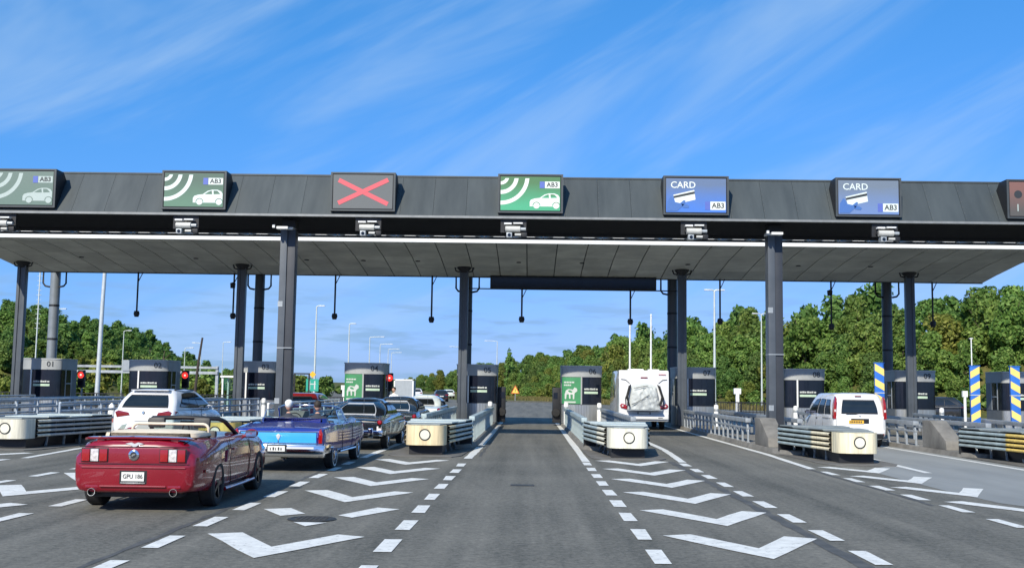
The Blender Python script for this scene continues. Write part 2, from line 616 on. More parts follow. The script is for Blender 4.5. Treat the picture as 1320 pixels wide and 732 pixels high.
def mark(name, pts, z=MZ):
    j = 0.012
    q = []
    n = len(pts)
    for i in range(n):                                   # slightly wavering edges
        (x0, y0), (x1, y1) = pts[i], pts[(i + 1) % n]
        k = max(1, int(math.hypot(x1 - x0, y1 - y0) / 0.6))
        k = min(k, 10)
        for a in range(k):
            f = a / k
            q.append((x0 + (x1 - x0) * f + rng.uniform(-j, j), y0 + (y1 - y0) * f + rng.uniform(-j, j), z))
    return MB().add(q, [tuple(range(len(q)))]).build(name, pm, road)
def dashes(x, y0, pitch, n, w=0.19, ln=1.0, slope=0.0):
    for i in range(n):
        y = y0 + i * pitch + rng.uniform(-0.03, 0.03)
        xx = x + slope * (y - y0)
        mark('lane_dash', [(xx - w / 2, y), (xx + w / 2, y), (xx + w / 2, y + ln), (xx - w / 2, y + ln)])
def line(pts, w=0.19):
    for (x0, y0), (x1, y1) in zip(pts, pts[1:]):
        mark('edge_line', [(x0 - w / 2, y0), (x0 + w / 2, y0), (x1 + w / 2, y1), (x1 - w / 2, y1)])
def chev(cx, a, sx=1.0, shape=((-1.0, 1.78), (-0.62, 1.95), (0, 0.80), (0.55, 1.90), (0.90, 1.72), (0, 0))):
    mark('chevron', [(cx + sx * p, a + q) for p, q in shape])
dashes(-1.59, 8.28, 1.88, 10)
line([(-1.56, 28.0), (-1.50, 33.6)], 0.21); line([(-1.50, 34.4), (-1.48, 61)])
dashes(1.42, 7.91, 1.83, 11)
line([(1.43, 27.5), (1.46, 61)], 0.2)
dashes(3.76, 8.1, 1.83, 11, slope=0.003)
line([(3.88, 27.8), (4.12, 33.4), (4.1, 61)])
dashes(6.77, 11.6, 1.82, 8)
line([(6.70, 26.1), (6.9, 32.0), (6.98, 61)])
dashes(-4.13, 8.3, 1.88, 10, slope=-0.006)
line([(-4.2, 27.7), (-4.13, 36), (-4.2, 61)])
dashes(-6.88, 8.5, 1.85, 10)
line([(-6.95, 27.8), (-7.0, 61)])
dashes(-9.46, 17.15, 1.84, 5)
line([(-9.5, 27.6), (-9.4, 61)])
dashes(-12.1, 20.6, 1.84, 3)
line([(-11.9, 25.7), (-12.3, 29.7), (-12.3, 61)])
line([(-14.9, 25.7), (-15.0, 61)])
line([(9.17, 25.4), (9.3, 28), (9.5, 31.2), (9.45, 61)])
line([(12.05, 24.5), (12.05, 61)])
line([(14.8, 30), (14.9, 61)])
for k in range(6):
    chev(2.67, 12.02 + 2.84 * k)
    if k != 1:
        chev(-2.86, 11.5 + 2.8 * k)
    chev(-8.25, 11.55 + 2.8 * k)
# the chevron interrupted by the manhole
mark('chevron', [(-3.86, 15.99), (-3.49, 16.17), (-3.15, 15.5), (-3.42, 15.2)])
mark('chevron', [(-3.10, 14.55), (-2.86, 14.13), (-2.65, 14.54)])
mark('chevron', [(-2.66, 15.36), (-2.25, 16.41), (-1.89, 16.25), (-2.43, 15.11)])
for k in range(4):
    chev(7.93, 16.9 + 2.72 * k, 0.93)
for k in range(3):
    chev(-13.4, 20.2 + 2.8 * k)
# manhole cover
iron = mat('cast iron', (0.075, 0.072, 0.066), 0.55, 0.6, 0.3, 9)
mh = struct(MB().lathe([(0.0, 0.002), (0.27, 0.002), (0.275, 0.008), (0.295, 0.008), (0.30, 0.004), (0.325, 0.004), (0.33, 0.0)], (0, 0, 0), n=36)
            .build('manhole_cover', iron, None, 40, loc=(-2.93, 14.9, 0.009)))
mh.parent = road
for i in range(-4, 5):
    for j in range(-4, 5):
        if math.hypot(i, j) * 0.062 < 0.245:
            link('tread_stud', bpy.data.meshes.get('tread_stud') or MB().box(-0.02, 0.02, -0.02, 0.02, 0, 0.008).mesh('tread_stud', iron), mh, (i * 0.062, j * 0.062, 0.002))
# darker sealed joints and repair patches in the asphalt
SEAL = mat('bitumen repair', (0.082, 0.082, 0.078), 0.75, 0, 0.32, 3.0, 0.3, 40, world=True)
def patch(pts):
    rg = random.Random(len(pts) * 7 + int(pts[0][1] * 10))
    q = []
    n = len(pts)
    for i in range(n):
        (x0, y0), (x1, y1) = pts[i], pts[(i + 1) % n]
        k = max(1, int(math.hypot(x1 - x0, y1 - y0) / 0.35))
        for a in range(k):
            f = a / k
            q.append((x0 + (x1 - x0) * f + rg.uniform(-.03, .03), y0 + (y1 - y0) * f + rg.uniform(-.03, .03), 0.004))
    MB().add(q, [tuple(range(len(q)))]).build('asphalt_patch', SEAL, road)
patch([(3.42, 7), (3.62, 7), (3.63, 16), (3.66, 24), (3.70, 28), (3.52, 28), (3.50, 20)])
patch([(6.55, 18), (6.64, 18), (6.66, 27), (6.58, 27)])
patch([(-4.42, 8), (-4.34, 8), (-4.36, 26), (-4.44, 26)])
patch([(-1.35, 29), (-1.26, 29), (-1.25, 60), (-1.33, 60)])
# small drain in the centre lane
MB().box(-0.22, 0.22, -0.14, 0.14, 0, 0.006).build('drain_grate', iron, road, loc=(-0.12, 20.6, 0.003))

# far kerb and verge across the end of the plaza
kb = MB()
kp = [(3.4, 146.2), (-1, 148.6), (-9.0, 152.2)]
for (x0, y0), (x1, y1) in zip(kp, kp[1:]):
    kb.add([(x0, y0, 0), (x1, y1, 0), (x1, y1 + .35, 0), (x0, y0 + .35, 0), (x0, y0, .16), (x1, y1, .16), (x1, y1 + .35, .16), (x0, y0 + .35, .16)],
           [(0, 1, 5, 4), (4, 5, 6, 7), (1, 2, 6, 5), (3, 0, 4, 7), (2, 3, 7, 6)])
struct(kb.build('kerb', mat('dirty kerb stone', (.09, .088, .08), .85, 0, .25, 2)))

# ================================================================== TREES
def leaf_mat(name, c1, c2, c3):
    m = bpy.data.materials.new(name)
    m.use_nodes = True
    t = m.node_tree
    b = t.nodes['Principled BSDF']
    b.inputs['Roughness'].default_value = 0.6
    b.inputs['Specular IOR Level'].default_value = 0.25
    gi = t.nodes.new('ShaderNodeNewGeometry')
    cr = t.nodes.new('ShaderNodeValToRGB')
    e = cr.color_ramp.elements
    e[0].position = 0.0; e[0].color = (*c1, 1)
    e[1].position = 1.0; e[1].color = (*c3, 1)
    m2 = e.new(0.55); m2.color = (*c2, 1)
    t.links.new(gi.outputs['Random Per Island'], cr.inputs[0])
    oi = t.nodes.new('ShaderNodeObjectInfo')
    hsv = t.nodes.new('ShaderNodeHueSaturation')
    mr = t.nodes.new('ShaderNodeMapRange'); mr.inputs[3].default_value = 0.82; mr.inputs[4].default_value = 1.25
    mh_ = t.nodes.new('ShaderNodeMapRange'); mh_.inputs[3].default_value = 0.488; mh_.inputs[4].default_value = 0.518
    t.links.new(oi.outputs['Random'], mr.inputs[0])
    fr = t.nodes.new('ShaderNodeMath'); fr.operation = 'FRACT'
    mm = t.nodes.new('ShaderNodeMath'); mm.operation = 'MULTIPLY'; mm.inputs[1].default_value = 7.31
    t.links.new(oi.outputs['Random'], mm.inputs[0]); t.links.new(mm.outputs[0], fr.inputs[0]); t.links.new(fr.outputs[0], mh_.inputs[0])
    t.links.new(mr.outputs[0], hsv.inputs['Value']); t.links.new(mh_.outputs[0], hsv.inputs['Hue'])
    t.links.new(cr.outputs[0], hsv.inputs['Color'])
    t.links.new(hsv.outputs[0], b.inputs['Base Color'])
    tl = t.nodes.new('ShaderNodeBsdfTranslucent')
    t.links.new(hsv.outputs[0], tl.inputs['Color'])
    mx = t.nodes.new('ShaderNodeMixShader'); mx.inputs[0].default_value = 0.38
    out = t.nodes['Material Output']
    t.links.new(b.outputs[0], mx.inputs[1]); t.links.new(tl.outputs[0], mx.inputs[2]); t.links.new(mx.outputs[0], out.inputs[0])
    return m
LEAF = leaf_mat('broadleaf foliage', (0.070, 0.130, 0.024), (0.145, 0.240, 0.048), (0.27, 0.36, 0.090))
LEAF_D = leaf_mat('dark foliage', (0.058, 0.112, 0.024), (0.110, 0.195, 0.045), (0.20, 0.285, 0.072))
LEAF_Y = leaf_mat('olive yellow foliage', (0.085, 0.112, 0.019), (0.165, 0.20, 0.036), (0.28, 0.29, 0.068))
BARK = mat('bark', (0.10, 0.075, 0.05), 0.9, 0, 0.35, 6, 0.6, 30)

def foliage_mesh(name, m, seed, rx, rz, z0, lobes, n, leaf, taper=0.0):
    """Crown of many small leaf clumps spread over overlapping lobes, uneven outline with gaps."""
    rg = random.Random(seed)
    L = []
    for i in range(lobes):
        a = rg.uniform(0, 6.28)
        hh = rg.uniform(0.08, 0.95)
        wr = (1 - abs(hh - 0.42) * 1.25) * (1 - taper * hh)
        rr = rx * wr * rg.uniform(0.20, 0.98)
        s_ = rg.uniform(0.15, 0.36) * rx * (1 - 0.45 * hh * taper)
        L.append((rr * math.cos(a), rr * math.sin(a), z0 + hh * rz * 2, s_, s_ * rg.uniform(0.7, 1.05)))
    L.append((0, 0, z0 + rz, rx * 0.55, rz * 0.8))
    L.append((rg.uniform(-.2, .2) * rx, rg.uniform(-.2, .2) * rx, z0 + rz * 1.75, rx * 0.3, rz * 0.36))
    vs = []; fs = []
    for i in range(n):
        l = L[rg.randrange(len(L))]
        while True:
            d = Vector((rg.gauss(0, 1), rg.gauss(0, 1), rg.gauss(0, 1)))
            if d.length > 0.1:
                break
        d.normalize()
        k = rg.uniform(0.80, 1.10) if rg.random() < 0.8 else rg.uniform(0.4, 0.9)
        p = Vector((l[0] + d.x * l[3] * k, l[1] + d.y * l[3] * k, l[2] + d.z * l[4] * k))
        nn = (d + Vector((rg.gauss(0, .55), rg.gauss(0, .55), rg.gauss(0, .55) + 0.25))).normalized()
        u = nn.orthogonal().normalized()
        u = (Matrix.Rotation(rg.uniform(0, 6.28), 3, nn) @ u)
        w = nn.cross(u)
        s_ = leaf * rg.uniform(0.55, 1.35)
        o = len(vs)
        vs += [p - u * s_, p + w * s_ * 0.55 + nn * 0.04, p + u * s_, p - w * s_ * 0.55 - nn * 0.04]
        fs += [(o, o + 1, o + 2, o + 3)]
    me = bpy.data.meshes.new(name)
    me.from_pydata([tuple(v) for v in vs], [], fs)
    me.materials.append(m)
    return me

def trunk_mesh(name, seed, h, r):
    rg = random.Random(seed)
    mb = MB()
    p = [Vector((0, 0, -0.6))]
    for i in range(1, 6):
        p.append(Vector((rg.uniform(-.12, .12) * i * .5, rg.uniform(-.12, .12) * i * .5, h * 0.62 * i / 5)))
    mb.tube(p, r, 8, True, r * 0.45)
    for i in range(7):
        a = rg.uniform(0, 6.28)
        q = p[2 + i % 4]
        ln = h * rg.uniform(.22, .36)
        e = q + Vector((math.cos(a) * ln * .75, math.sin(a) * ln * .75, ln * .75))
        mid = q.lerp(e, .5) + Vector((0, 0, -.1 * ln))
        mb.tube([q, mid, e], r * 0.42, 6, True, r * 0.1)
    return mb.mesh(name, BARK, 60)

TV = []   # (crown mesh, trunk mesh, kind)
KIND = [('broad mid green leafy tree', LEAF), ('dark dense leafy tree', LEAF_D), ('yellowish olive leafy tree', LEAF_Y)]
for i in range(8):
    k = (0, 0, 1, 0, 2, 1, 0, 0)[i]
    h = 8.0
    TV.append((foliage_mesh('crown', KIND[k][1], 50 + i, 3.6 + 0.3 * (i % 3), 3.4, 0.0, 36 + i % 5, 9000, 0.26, 0.35), trunk_mesh('trunk', 80 + i, h, 0.2), k))
BV = [foliage_mesh('foliage', (LEAF, LEAF_Y, LEAF_D, LEAF_Y)[i], 120 + i, 1.7, 1.05, -0.15, 9, 1100, 0.22, 0.1) for i in range(4)]
CON = (foliage_mesh('crown', LEAF_D, 201, 2.0, 4.2, 1.0, 22, 2200, 0.3, 0.85), trunk_mesh('trunk', 202, 9, 0.18))

trng = random.Random(11)
def tree(x, y, s, v, where, group, sz=1.0):
    k = TV[v][2]
    o = thing('leafy_tree', KIND[k][0] + ' ' + where, 'tree', (x, y, terrain(x, y) - 0.1), trng.uniform(0, 6.28), group + ', ' + KIND[k][0])
    o.scale = (s, s, s * sz)
    link('crown', TV[v][0], o)
    link('trunk', TV[v][1], o)
    return o
def bush(x, y, s, v, where, group, sz=1.0):
    o = link('bush', BV[v], None, (x, y, terrain(x, y)), (0, 0, trng.uniform(0, 6.28)))
    o.scale = (s, s, s * sz)
    return tag(o, ['mid green bush ', 'olive yellow bush ', 'dark green bush ', 'olive yellow bush '][v] + where, 'bush', group + (' dark', ' olive', ' deep green', ' olive')[v])

# right-hand wood, four ranks climbing the bank
def path_pts(path, step):
    out = []
    for (x0, y0), (x1, y1) in zip(path, path[1:]):
        L = math.hypot(x1 - x0, y1 - y0)
        n = max(1, int(L / step))
        for i in range(n):
            f = i / n
            out.append((x0 + (x1 - x0) * f, y0 + (y1 - y0) * f))
    return out
WOOD = [(58, 84), (45, 100), (33, 108), (21, 130), (8, 180), (-6, 250)]
BACK = []
for rank, (off, s, step) in enumerate(((1.5, 0.40, 3.0), (4.5, 0.58, 3.3), (8.5, 0.74, 3.6), (13.0, 0.84, 4.0), (19.0, 0.92, 4.6))):
    for x, y in path_pts([(a + off * 0.75, b_ + off * 0.75) for a, b_ in WOOD], step):
        x += trng.uniform(-1.3, 1.3)
        y += trng.uniform(-1.3, 1.3)
        f = s * trng.uniform(0.72, 1.25) * interp(y, [(80, 0.95), (115, 1.08), (180, 0.95), (250, 0.80)])
        if rank == 4:
            BACK.append((x, y, f * 1.0, trng.uniform(.85, 1.25)))
            continue
        if rank == 0:  # front rank: the same trees scaled down to saplings
            o = thing('young_tree', 'leafy shrub at the front edge of the wood right of the booths', 'sapling', (x, y, terrain(x, y) - 0.1), trng.uniform(0, 6.28), 'saplings edging the wood right of the plaza')
            o.scale = (f, f, f)
            v_ = trng.randrange(8)
            link('crown', TV[v_][0], o)
            link('stem', TV[v_][1], o)
            continue
        tree(x, y, f, trng.randrange(8), 'in the wood on the bank right of the toll booths', 'trees of the wood right of the toll plaza', trng.uniform(.85, 1.25))
for off, s, step in ((3, 1.0, 12), (14, 1.1, 13)):
    for x, y in path_pts([(-6 + off, 252), (-43 + off, 420), (-72 + off, 520)], step):
        x += trng.uniform(-2, 2)
        tree(x, y, s * trng.uniform(.75, 1.1) * interp(y, [(250, 0.78), (420, .8)]), trng.randrange(8), 'in the far wood where the road bends away', 'trees of the far wood at the bend')
for x, y in path_pts([(a - 0.5, b_ - 0.5) for a, b_ in WOOD], 4.6):
    bush(x + trng.uniform(-1, 1), y + trng.uniform(-1, 1), trng.uniform(.6, 1.25), trng.randrange(4), 'at the foot of the wooded bank right of the booths', 'undergrowth bushes right of the plaza')
ct = thing('conifer', 'dark pointed conifer rising above the wood near the road bend', 'tree', (-5.0, 262, terrain(-5, 262)))
ct.scale = (1.0, 1.0, 1.05)
link('crown', CON[0], ct); link('trunk', CON[1], ct)

# left-hand hill
for i in range(190):
    y = trng.uniform(160, 300)
    x = interp(y, XL) - trng.uniform(1, 72) * (1 if i % 3 else 0.4)
    if y > 222 or i % 9 == 0:
        BACK.append((x, y, trng.uniform(.55, .85), 0.9))
        continue
    tree(x, y, trng.uniform(0.5, 0.85), trng.choice((2, 5, 0, 1, 2, 5, 3)), 'on the hill left of the toll plaza', 'trees of the hill left of the plaza', 0.85)
for i in range(60):
    y = trng.uniform(120, 300)
    x = interp(y, XL) - trng.uniform(-10, 20)
    bush(x, y, trng.uniform(1.0, 2.0), trng.randrange(4), 'on the slope left of the toll plaza', 'bushes on the left slope')
for x, y in path_pts([(-62, 128), (-40, 150), (-27, 160)], 2.6):
    bush(x + trng.uniform(-.8, .8), y + trng.uniform(-3, 3), trng.uniform(1.0, 1.55), trng.choice((0, 1, 3, 2)), 'in the hedge beyond the red hatchback', 'hedge bushes beyond the plaza')
for x, y in path_pts([(-66, 330), (-58, 250), (-48, 196)], 8):
    bush(x + trng.uniform(-2, 2), y, trng.uniform(1.3, 2.2), trng.randrange(4), 'beside the road where it bends away', 'bushes beside the far road')

for x, y, f in ((-74, 152, .7), (-77, 160, .8), (-80, 166, .75), (-84, 172, .85), (-79, 172, .7), (-86, 180, .9), (-73, 158, .6), (-82, 178, .8), (-90, 186, .9), (-70, 150, .55),
                (-70, 196, .75), (-67, 200, .8), (-72, 215, .85), (-69, 222, .8), (-73, 232, .9), (-66, 226, .75), (-70, 240, .85), (-65, 236, .7), (-68, 250, .85), (-63, 232, .6), (-71, 254, .8), (-60, 214, .5), (-64, 243, .7)):
    tree(x, y, f, trng.choice((2, 5, 0, 1, 3)), 'on the hill left of the toll plaza', 'trees of the hill left of the plaza', .9)
for i in range(90):                                      # the hill goes on to the left of the view
    y = trng.uniform(140, 300)
    BACK.append((-0.5 * y - trng.uniform(6, 75), y, trng.uniform(.6, .9), .9))
# the wood farther back, which reads as one mass
bk = [foliage_mesh('t', LEAF_D, 300 + i, 3.7, 3.4, 0.0, 30, 1700, 0.42, 0.35) for i in range(4)]
bv = [np.array([v.co for v in m_.vertices]) for m_ in bk]
allv = []
for x, y, f, sz in BACK:
    v_ = bv[trng.randrange(4)]
    a_ = trng.uniform(0, 6.28)
    c_, s_ = math.cos(a_), math.sin(a_)
    q = np.stack([(v_[:, 0] * c_ - v_[:, 1] * s_) * f + x, (v_[:, 0] * s_ + v_[:, 1] * c_) * f + y, v_[:, 2] * f * sz + terrain(x, y)], 1)
    allv.append(q)
allv = np.concatenate(allv)
wm = bpy.data.meshes.new('distant_wood')
wm.from_pydata(allv.tolist(), [], np.arange(len(allv)).reshape(-1, 4).tolist())
wm.materials.append(LEAF_D)
wd_ = link('distant_wood', wm)
wd_['kind'] = 'stuff'
tag(wd_, 'dense green wood farther back on the hills behind the front trees', 'wood')
for m_ in bk:
    bpy.data.meshes.remove(m_)

# grass on the verge in front of the wood
def grass_patch(name, label, region, n, seed, h, m):
    rg = random.Random(seed)
    vs = []; fs = []
    for i in range(n):
        x, y = region(rg)
        z = terrain(x, y)
        a = rg.uniform(0, 6.28)
        s_ = rg.uniform(.03, .07)
        hh = h * rg.uniform(.5, 1.3)
        o = len(vs)
        dx, dy = rg.uniform(-.25, .25) * hh, rg.uniform(-.25, .25) * hh
        vs += [(x - s_ * math.cos(a), y - s_ * math.sin(a), z - .03), (x + s_ * math.cos(a), y + s_ * math.sin(a), z - .03), (x + dx, y + dy, z + hh)]
        fs += [(o, o + 1, o + 2)]
    me = bpy.data.meshes.new(name)
    me.from_pydata(vs, [], fs)
    me.materials.append(m)
    o = link(name, me)
    o['kind'] = 'stuff'
    tag(o, label, 'grass')
    return o
DRYG = leaf_mat('dry grass blades', (0.10, 0.095, 0.03), (0.19, 0.15, 0.055), (0.30, 0.24, 0.11))
def _reg(rg):
    y = 100 * (2.1 ** rg.random())
    x = interp(y, XB) - 4.5 + rg.uniform(-5.5, 3.5)
    return x, y
grass_patch('grass', 'dry yellowing grass along the foot of the wooded bank', _reg, 26000, 3, 0.45, DRYG)

# ================================================================== GANTRY, CANOPY, COLUMNS
P = 5.4                                                    # lane pitch
# --- gantry carrying the lane signs
gan = thing('sign_gantry', 'long grey sheet-clad gantry spanning all toll lanes above the cars', 'gantry', (0, 35, 0))
pw = P / 5
fm = MB()
fm.add([(0.004, 0, 7.38), (pw - 0.004, 0, 7.38), (pw - 0.004, 0.90, 8.80), (0.004, 0.90, 8.80), (0.004, .03, 7.38), (pw - .004, .03, 7.38), (pw - .004, .93, 8.80), (.004, .93, 8.80)],
       [(0, 1, 2, 3), (5, 4, 7, 6), (0, 3, 7, 4), (1, 5, 6, 2), (0, 4, 5, 1), (3, 2, 6, 7)])
pmesh = fm.mesh('fascia_panel', FASCIA)
riv = MB()
for k in range(7):
    f = (k + .5) / 7
    riv.lathe([(0.0, -0.012), (0.012, -0.008), (0.016, 0.0)], (pw * 0.0 + 0.035, 0.90 * f, 7.38 + 1.42 * f), 'y', 6)
rivm = riv.mesh('rivet_row', mat('dull rivet', (.10, .11, .115), .5, .2))
for i in range(-25, 26):
    p = link('fascia_panel', pmesh, gan, (i * pw, 0, 0))
    link('rivet_row', rivm, p)['kind'] = 'stuff'
MB().prism([(.05, 7.36), (.09, 7.36), (1.0, 8.78), (.96, 8.78)], 'x', -27.1, 27.7).build('panel_backing', DARK, gan)
MB().prism([(-.03, 7.30), (.10, 7.30), (.10, 7.372), (-.03, 7.372)], 'x', -27.1, 27.7).build('lower_trim', mat('grey drip trim', (.24, .25, .25), .45, .2, .15, world=True), gan)
MB().prism([(.88, 8.81), (1.06, 8.81), (1.06, 8.86), (.88, 8.86)], 'x', -27.1, 27.7).build('top_capping', FASCIA, gan)
MB().prism([(0.12, 7.34), (3.7, 7.34), (3.7, 7.9), (1.3, 8.7), (1.02, 8.7)], 'x', -27.1, 27.7).build('box_girder', mat('matt black girder', (.009, .010, .013), .8, 0, .2, 1.5, spec=.1), gan)
tr = MB()
tr.box(-27.1, 27.7, 3.75, 3.87, 7.26, 7.36)
tr.build('walkway_edge_beam', DARK, gan)
brm = MB().tube([(0, 3.8, 7.30), (0.42, 4.5, 7.30), (0.9, 3.8, 7.30)], 0.04, 6).mesh('walkway_brace', STEEL)
for i in range(-24, 25):
    link('walkway_brace', brm, gan, (i * 1.08, 0, 0))
MB().box(-27.1, 27.7, 4.45, 4.55, 7.24, 7.32).build('walkway_outer_rail', DARK, gan)

# --- canopy: a wing-shaped roof, soffit of separate sheets
can = thing('toll_canopy', 'wide grey canopy roof with panelled underside over the toll booths', 'canopy', (0, 50, 0))
X0, X1 = -25.7, 22.6
prof = [(46.75, 8.08), (47.5, 8.045), (50.2, 7.86), (52.7, 7.60), (54.5, 7.38)]
ncol = 36
cw = (X1 - X0) / ncol
for r_ in range(4):
    (ya, za), (yb, zb) = prof[r_], prof[r_ + 1]
    s_ = MB()
    g = 0.022
    s_.add([(g, ya - 50 + g, za), (cw - g, ya - 50 + g, za), (cw - g, yb - 50 - g, zb), (g, yb - 50 - g, zb),
            (g, ya - 50 + g, za + .04), (cw - g, ya - 50 + g, za + .04), (cw - g, yb - 50 - g, zb + .04), (g, yb - 50 - g, zb + .04)],
           [(0, 3, 2, 1), (4, 5, 6, 7), (0, 1, 5, 4), (1, 2, 6, 5), (2, 3, 7, 6), (3, 0, 4, 7)])
    sm = s_.mesh('soffit_panel', SOFFIT)
    for i in range(ncol):
        link('soffit_panel', sm, can, (X0 + i * cw, 0, 0))
MB().prism([(y - 50, z + .05) for y, z in prof] + [(4.6, 7.5), (8.4, 7.95), (8.4, 8.15), (3.5, 8.55), (-3.2, 8.62)], 'x', X0, X1).build('roof_body', DARK, can)
MB().prism([(-3.36, 8.06), (-3.26, 8.06), (-3.26, 8.34), (-3.36, 8.34)], 'x', X0, X1).build('front_edge_trim', WHITE, can)
MB().prism([(4.5, 7.34), (4.56, 7.34), (4.62, 7.48), (4.52, 7.48)], 'x', X0, X1).build('rear_edge_trim', DARK, can)
dl = MB().lathe([(0, -.02), (.11, -.02), (.12, .0), (.12, .03)], (0, 0, 0), 'z', 12).mesh('recessed_downlight', DARK)
for x in (-21.5, -16, -10.7, -8.0, -5.4, -0.6, 2.4, 7.4, 12.6, 16):
    link('recessed_downlight', dl, can, (x, 1.2, 7.755))
# hanging dark display board under the rear edge
hb = thing('display_board', 'long blank dark display board hanging under the rear edge of the canopy', 'display board', (0, 54.2, 6.8))
MB().box(-2.05, 6.25, -.14, .14, -.02, .60).build('cabinet', DARK, hb, bevel=.015)
MB().box(-1.98, 6.18, -.152, -.142, .03, .55).build('screen', BLACKGLASS, hb)
MB().cyl((-3.3, -.1, -.05), (7.5, -.1, -.05), .03, 8).build('support_rail', DARK, hb)
for x in (-1.5, 2.1, 5.7):
    MB().cyl((x, 0, .58), (x, 0, .66), .05, 8).build('hanger', DARK, hb)

# --- front columns
def front_column(x, label):
    o = thing('gantry_column', label, 'column', (x, 36.1, 0), 0, 'front gantry columns')
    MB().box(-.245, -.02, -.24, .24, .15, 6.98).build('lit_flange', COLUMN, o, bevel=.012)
    MB().box(-.02, .245, -.19, .24, .15, 6.98).build('shaded_casing', mat('shaded blue grey steel', (.035, .04, .05), .45, .1, .15, 1.2), o, bevel=.012)  # right half painted darker, as the column's shaded side
    MB().box(-.30, .16, -.27, .10, 6.98, 7.06).build('cap_plate', WHITE, o)
    MB().box(-.25, .12, -.85, -.60, 6.92, 7.0).box(-.40, -.32, -.8, -.7, 6.96, 7.06).build('sun_catch_block', WHITE, o, bevel=.01)  # white block added in front of the cap where the sun reaches it
    MB().box(-.10, -.04, -.62, -.2, 6.99, 7.04).build('block_arm', DARK, o)  # carries the added block
    MB().box(-.22, .22, -.14, .3, 7.06, 7.33).build('bearing', DARK, o)
    MB().box(-.25, .25, -.25, .25, 3.02, 3.05).build('joint_band', STEEL, o)
    for z in (1.2, 4.4):
        MB().box(-.26, -.10, -.252, -.242, z, z + .18).build('fixing_plate', STEEL, o)
    return o
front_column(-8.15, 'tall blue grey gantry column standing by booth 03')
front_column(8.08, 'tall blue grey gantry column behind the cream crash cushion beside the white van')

# --- rear columns: twin-flange column in front, round tube behind
def rear_column(x, x2, label, label2):
    o = thing('canopy_column', label, 'column', (x, 52.5, 0), 0, 'canopy columns in front of the booths')
    MB().box(-.21, -.07, -.15, .15, .15, 7.45).build('flange', COLUMN, o, bevel=.012)
    MB().box(-.07, .08, -.10, .12, .15, 7.45).build('web', COLUMN, o)
    MB().box(.08, .21, -.15, .15, .15, 7.45).build('flange', COLUMN, o, bevel=.012)
    MB().lathe([(.20, 7.36), (.23, 7.44), (.34, 7.58), (.36, 7.64)], (0, 0, 0), 'z', 16).build('head', DARK, o, 40)
    for s_ in (-1, 1):
        MB().tube([(s_ * .22, 0, 7.40), (s_ * .40, 0, 7.45), (s_ * .46, 0, 7.64)], .035, 8).build('head_bracket', DARK, o, 50)
    c = thing('canopy_tube_column', label2, 'column', (x2, 58.0, 0), 0, 'round canopy columns behind the booths')
    MB().cyl((0, 0, .15), (0, 0, 7.95), .26, 20).build('shaft', COLUMN2 if x2 < -20 else COLUMN, c, 50)
    for z in (4.1, 5.9):
        MB().lathe([(.26, z - .05), (.275, z - .05), (.275, z + .05), (.26, z + .05)], (0, 0, 0), 'z', 20).build('clamp_band', DARK, c)
    for s_ in (-1, 1):
        MB().tube([(s_ * .26, -.1, 6.9), (s_ * .50, -.1, 6.95), (s_ * .62, -.1, 7.1), (s_ * .62, -.1, 7.9)], .05, 8).build('rain_pipe', DARK, c, 50)
    return o
for x, x2, n1, n2 in ((-24.9, -25.7, 'in front of booth 01', 'rising behind booth 01'), (-14.1, -14.6, 'in front of booth 03', 'rising behind booth 03'),
                      (-3.26, -3.4, 'left of booth 05', 'hidden close behind the booth 05 column'), (7.3, 7.55, 'between the motorhome and booth 07', 'close beside the motorhome'),
                      (18.25, 18.95, 'in front of booth 09', 'rising behind booth 09 left of the booth')):
    rear_column(x, x2, 'twin flanged grey canopy column ' + n1, 'round dark canopy column ' + n2)

# --- hanging sensor rods at the rear edge
def pendant(x, ln, where, y=54.0, z=7.36, double=False):
    o = thing('hanging_sensor', 'thin dark sensor rod hanging from canopy ' + where, 'sensor', (x, y, z), 0, 'sensor rods under the canopy edge')
    MB().cyl((0, 0, 0), (0, 0, -ln), .045, 8).build('rod', DARK, o)
    MB().cyl((.24, 0, 0), (.03, 0, -.45), .022, 6).build('brace', DARK, o)
    MB().lathe([(0, -ln - .25), (.10, -ln - .25), (.15, -ln - .10), (.12, -ln + .04), (0, -ln + .05)], (0, 0, 0), 'z', 12).build('sensor_head', DARK, o, 40)
    if double:
        MB().lathe([(0, -.75), (.12, -.75), (.14, -.5), (0, -.45)], (-.06, 0, 0), 'z', 10).build('junction_box', DARK, o, 40)
    return o
for x, ln, w, dbl in ((-19.75, 2.0, 'above booth 02', 0), (-14.9, 2.05, 'left of the booth 03 column', 1), (-9.8, 2.0, 'right of the tall gantry column by booth 03', 0),
                 (-4.95, 2.1, 'left of the booth 05 column', 0), (-0.45, 1.45, 'under the left half of the display board', 0), (4.95, 1.5, 'under the right half of the display board', 0),
                 (9.4, 2.0, 'right of the booth 07 column', 0), (14.9, 2.2, 'between booths 08 and 09', 1), (19.9, 2.0, 'right of the booth 09 column', 0)):
    pendant(x, ln, w, z=6.78 if 'board' in w else 7.36, double=bool(dbl))

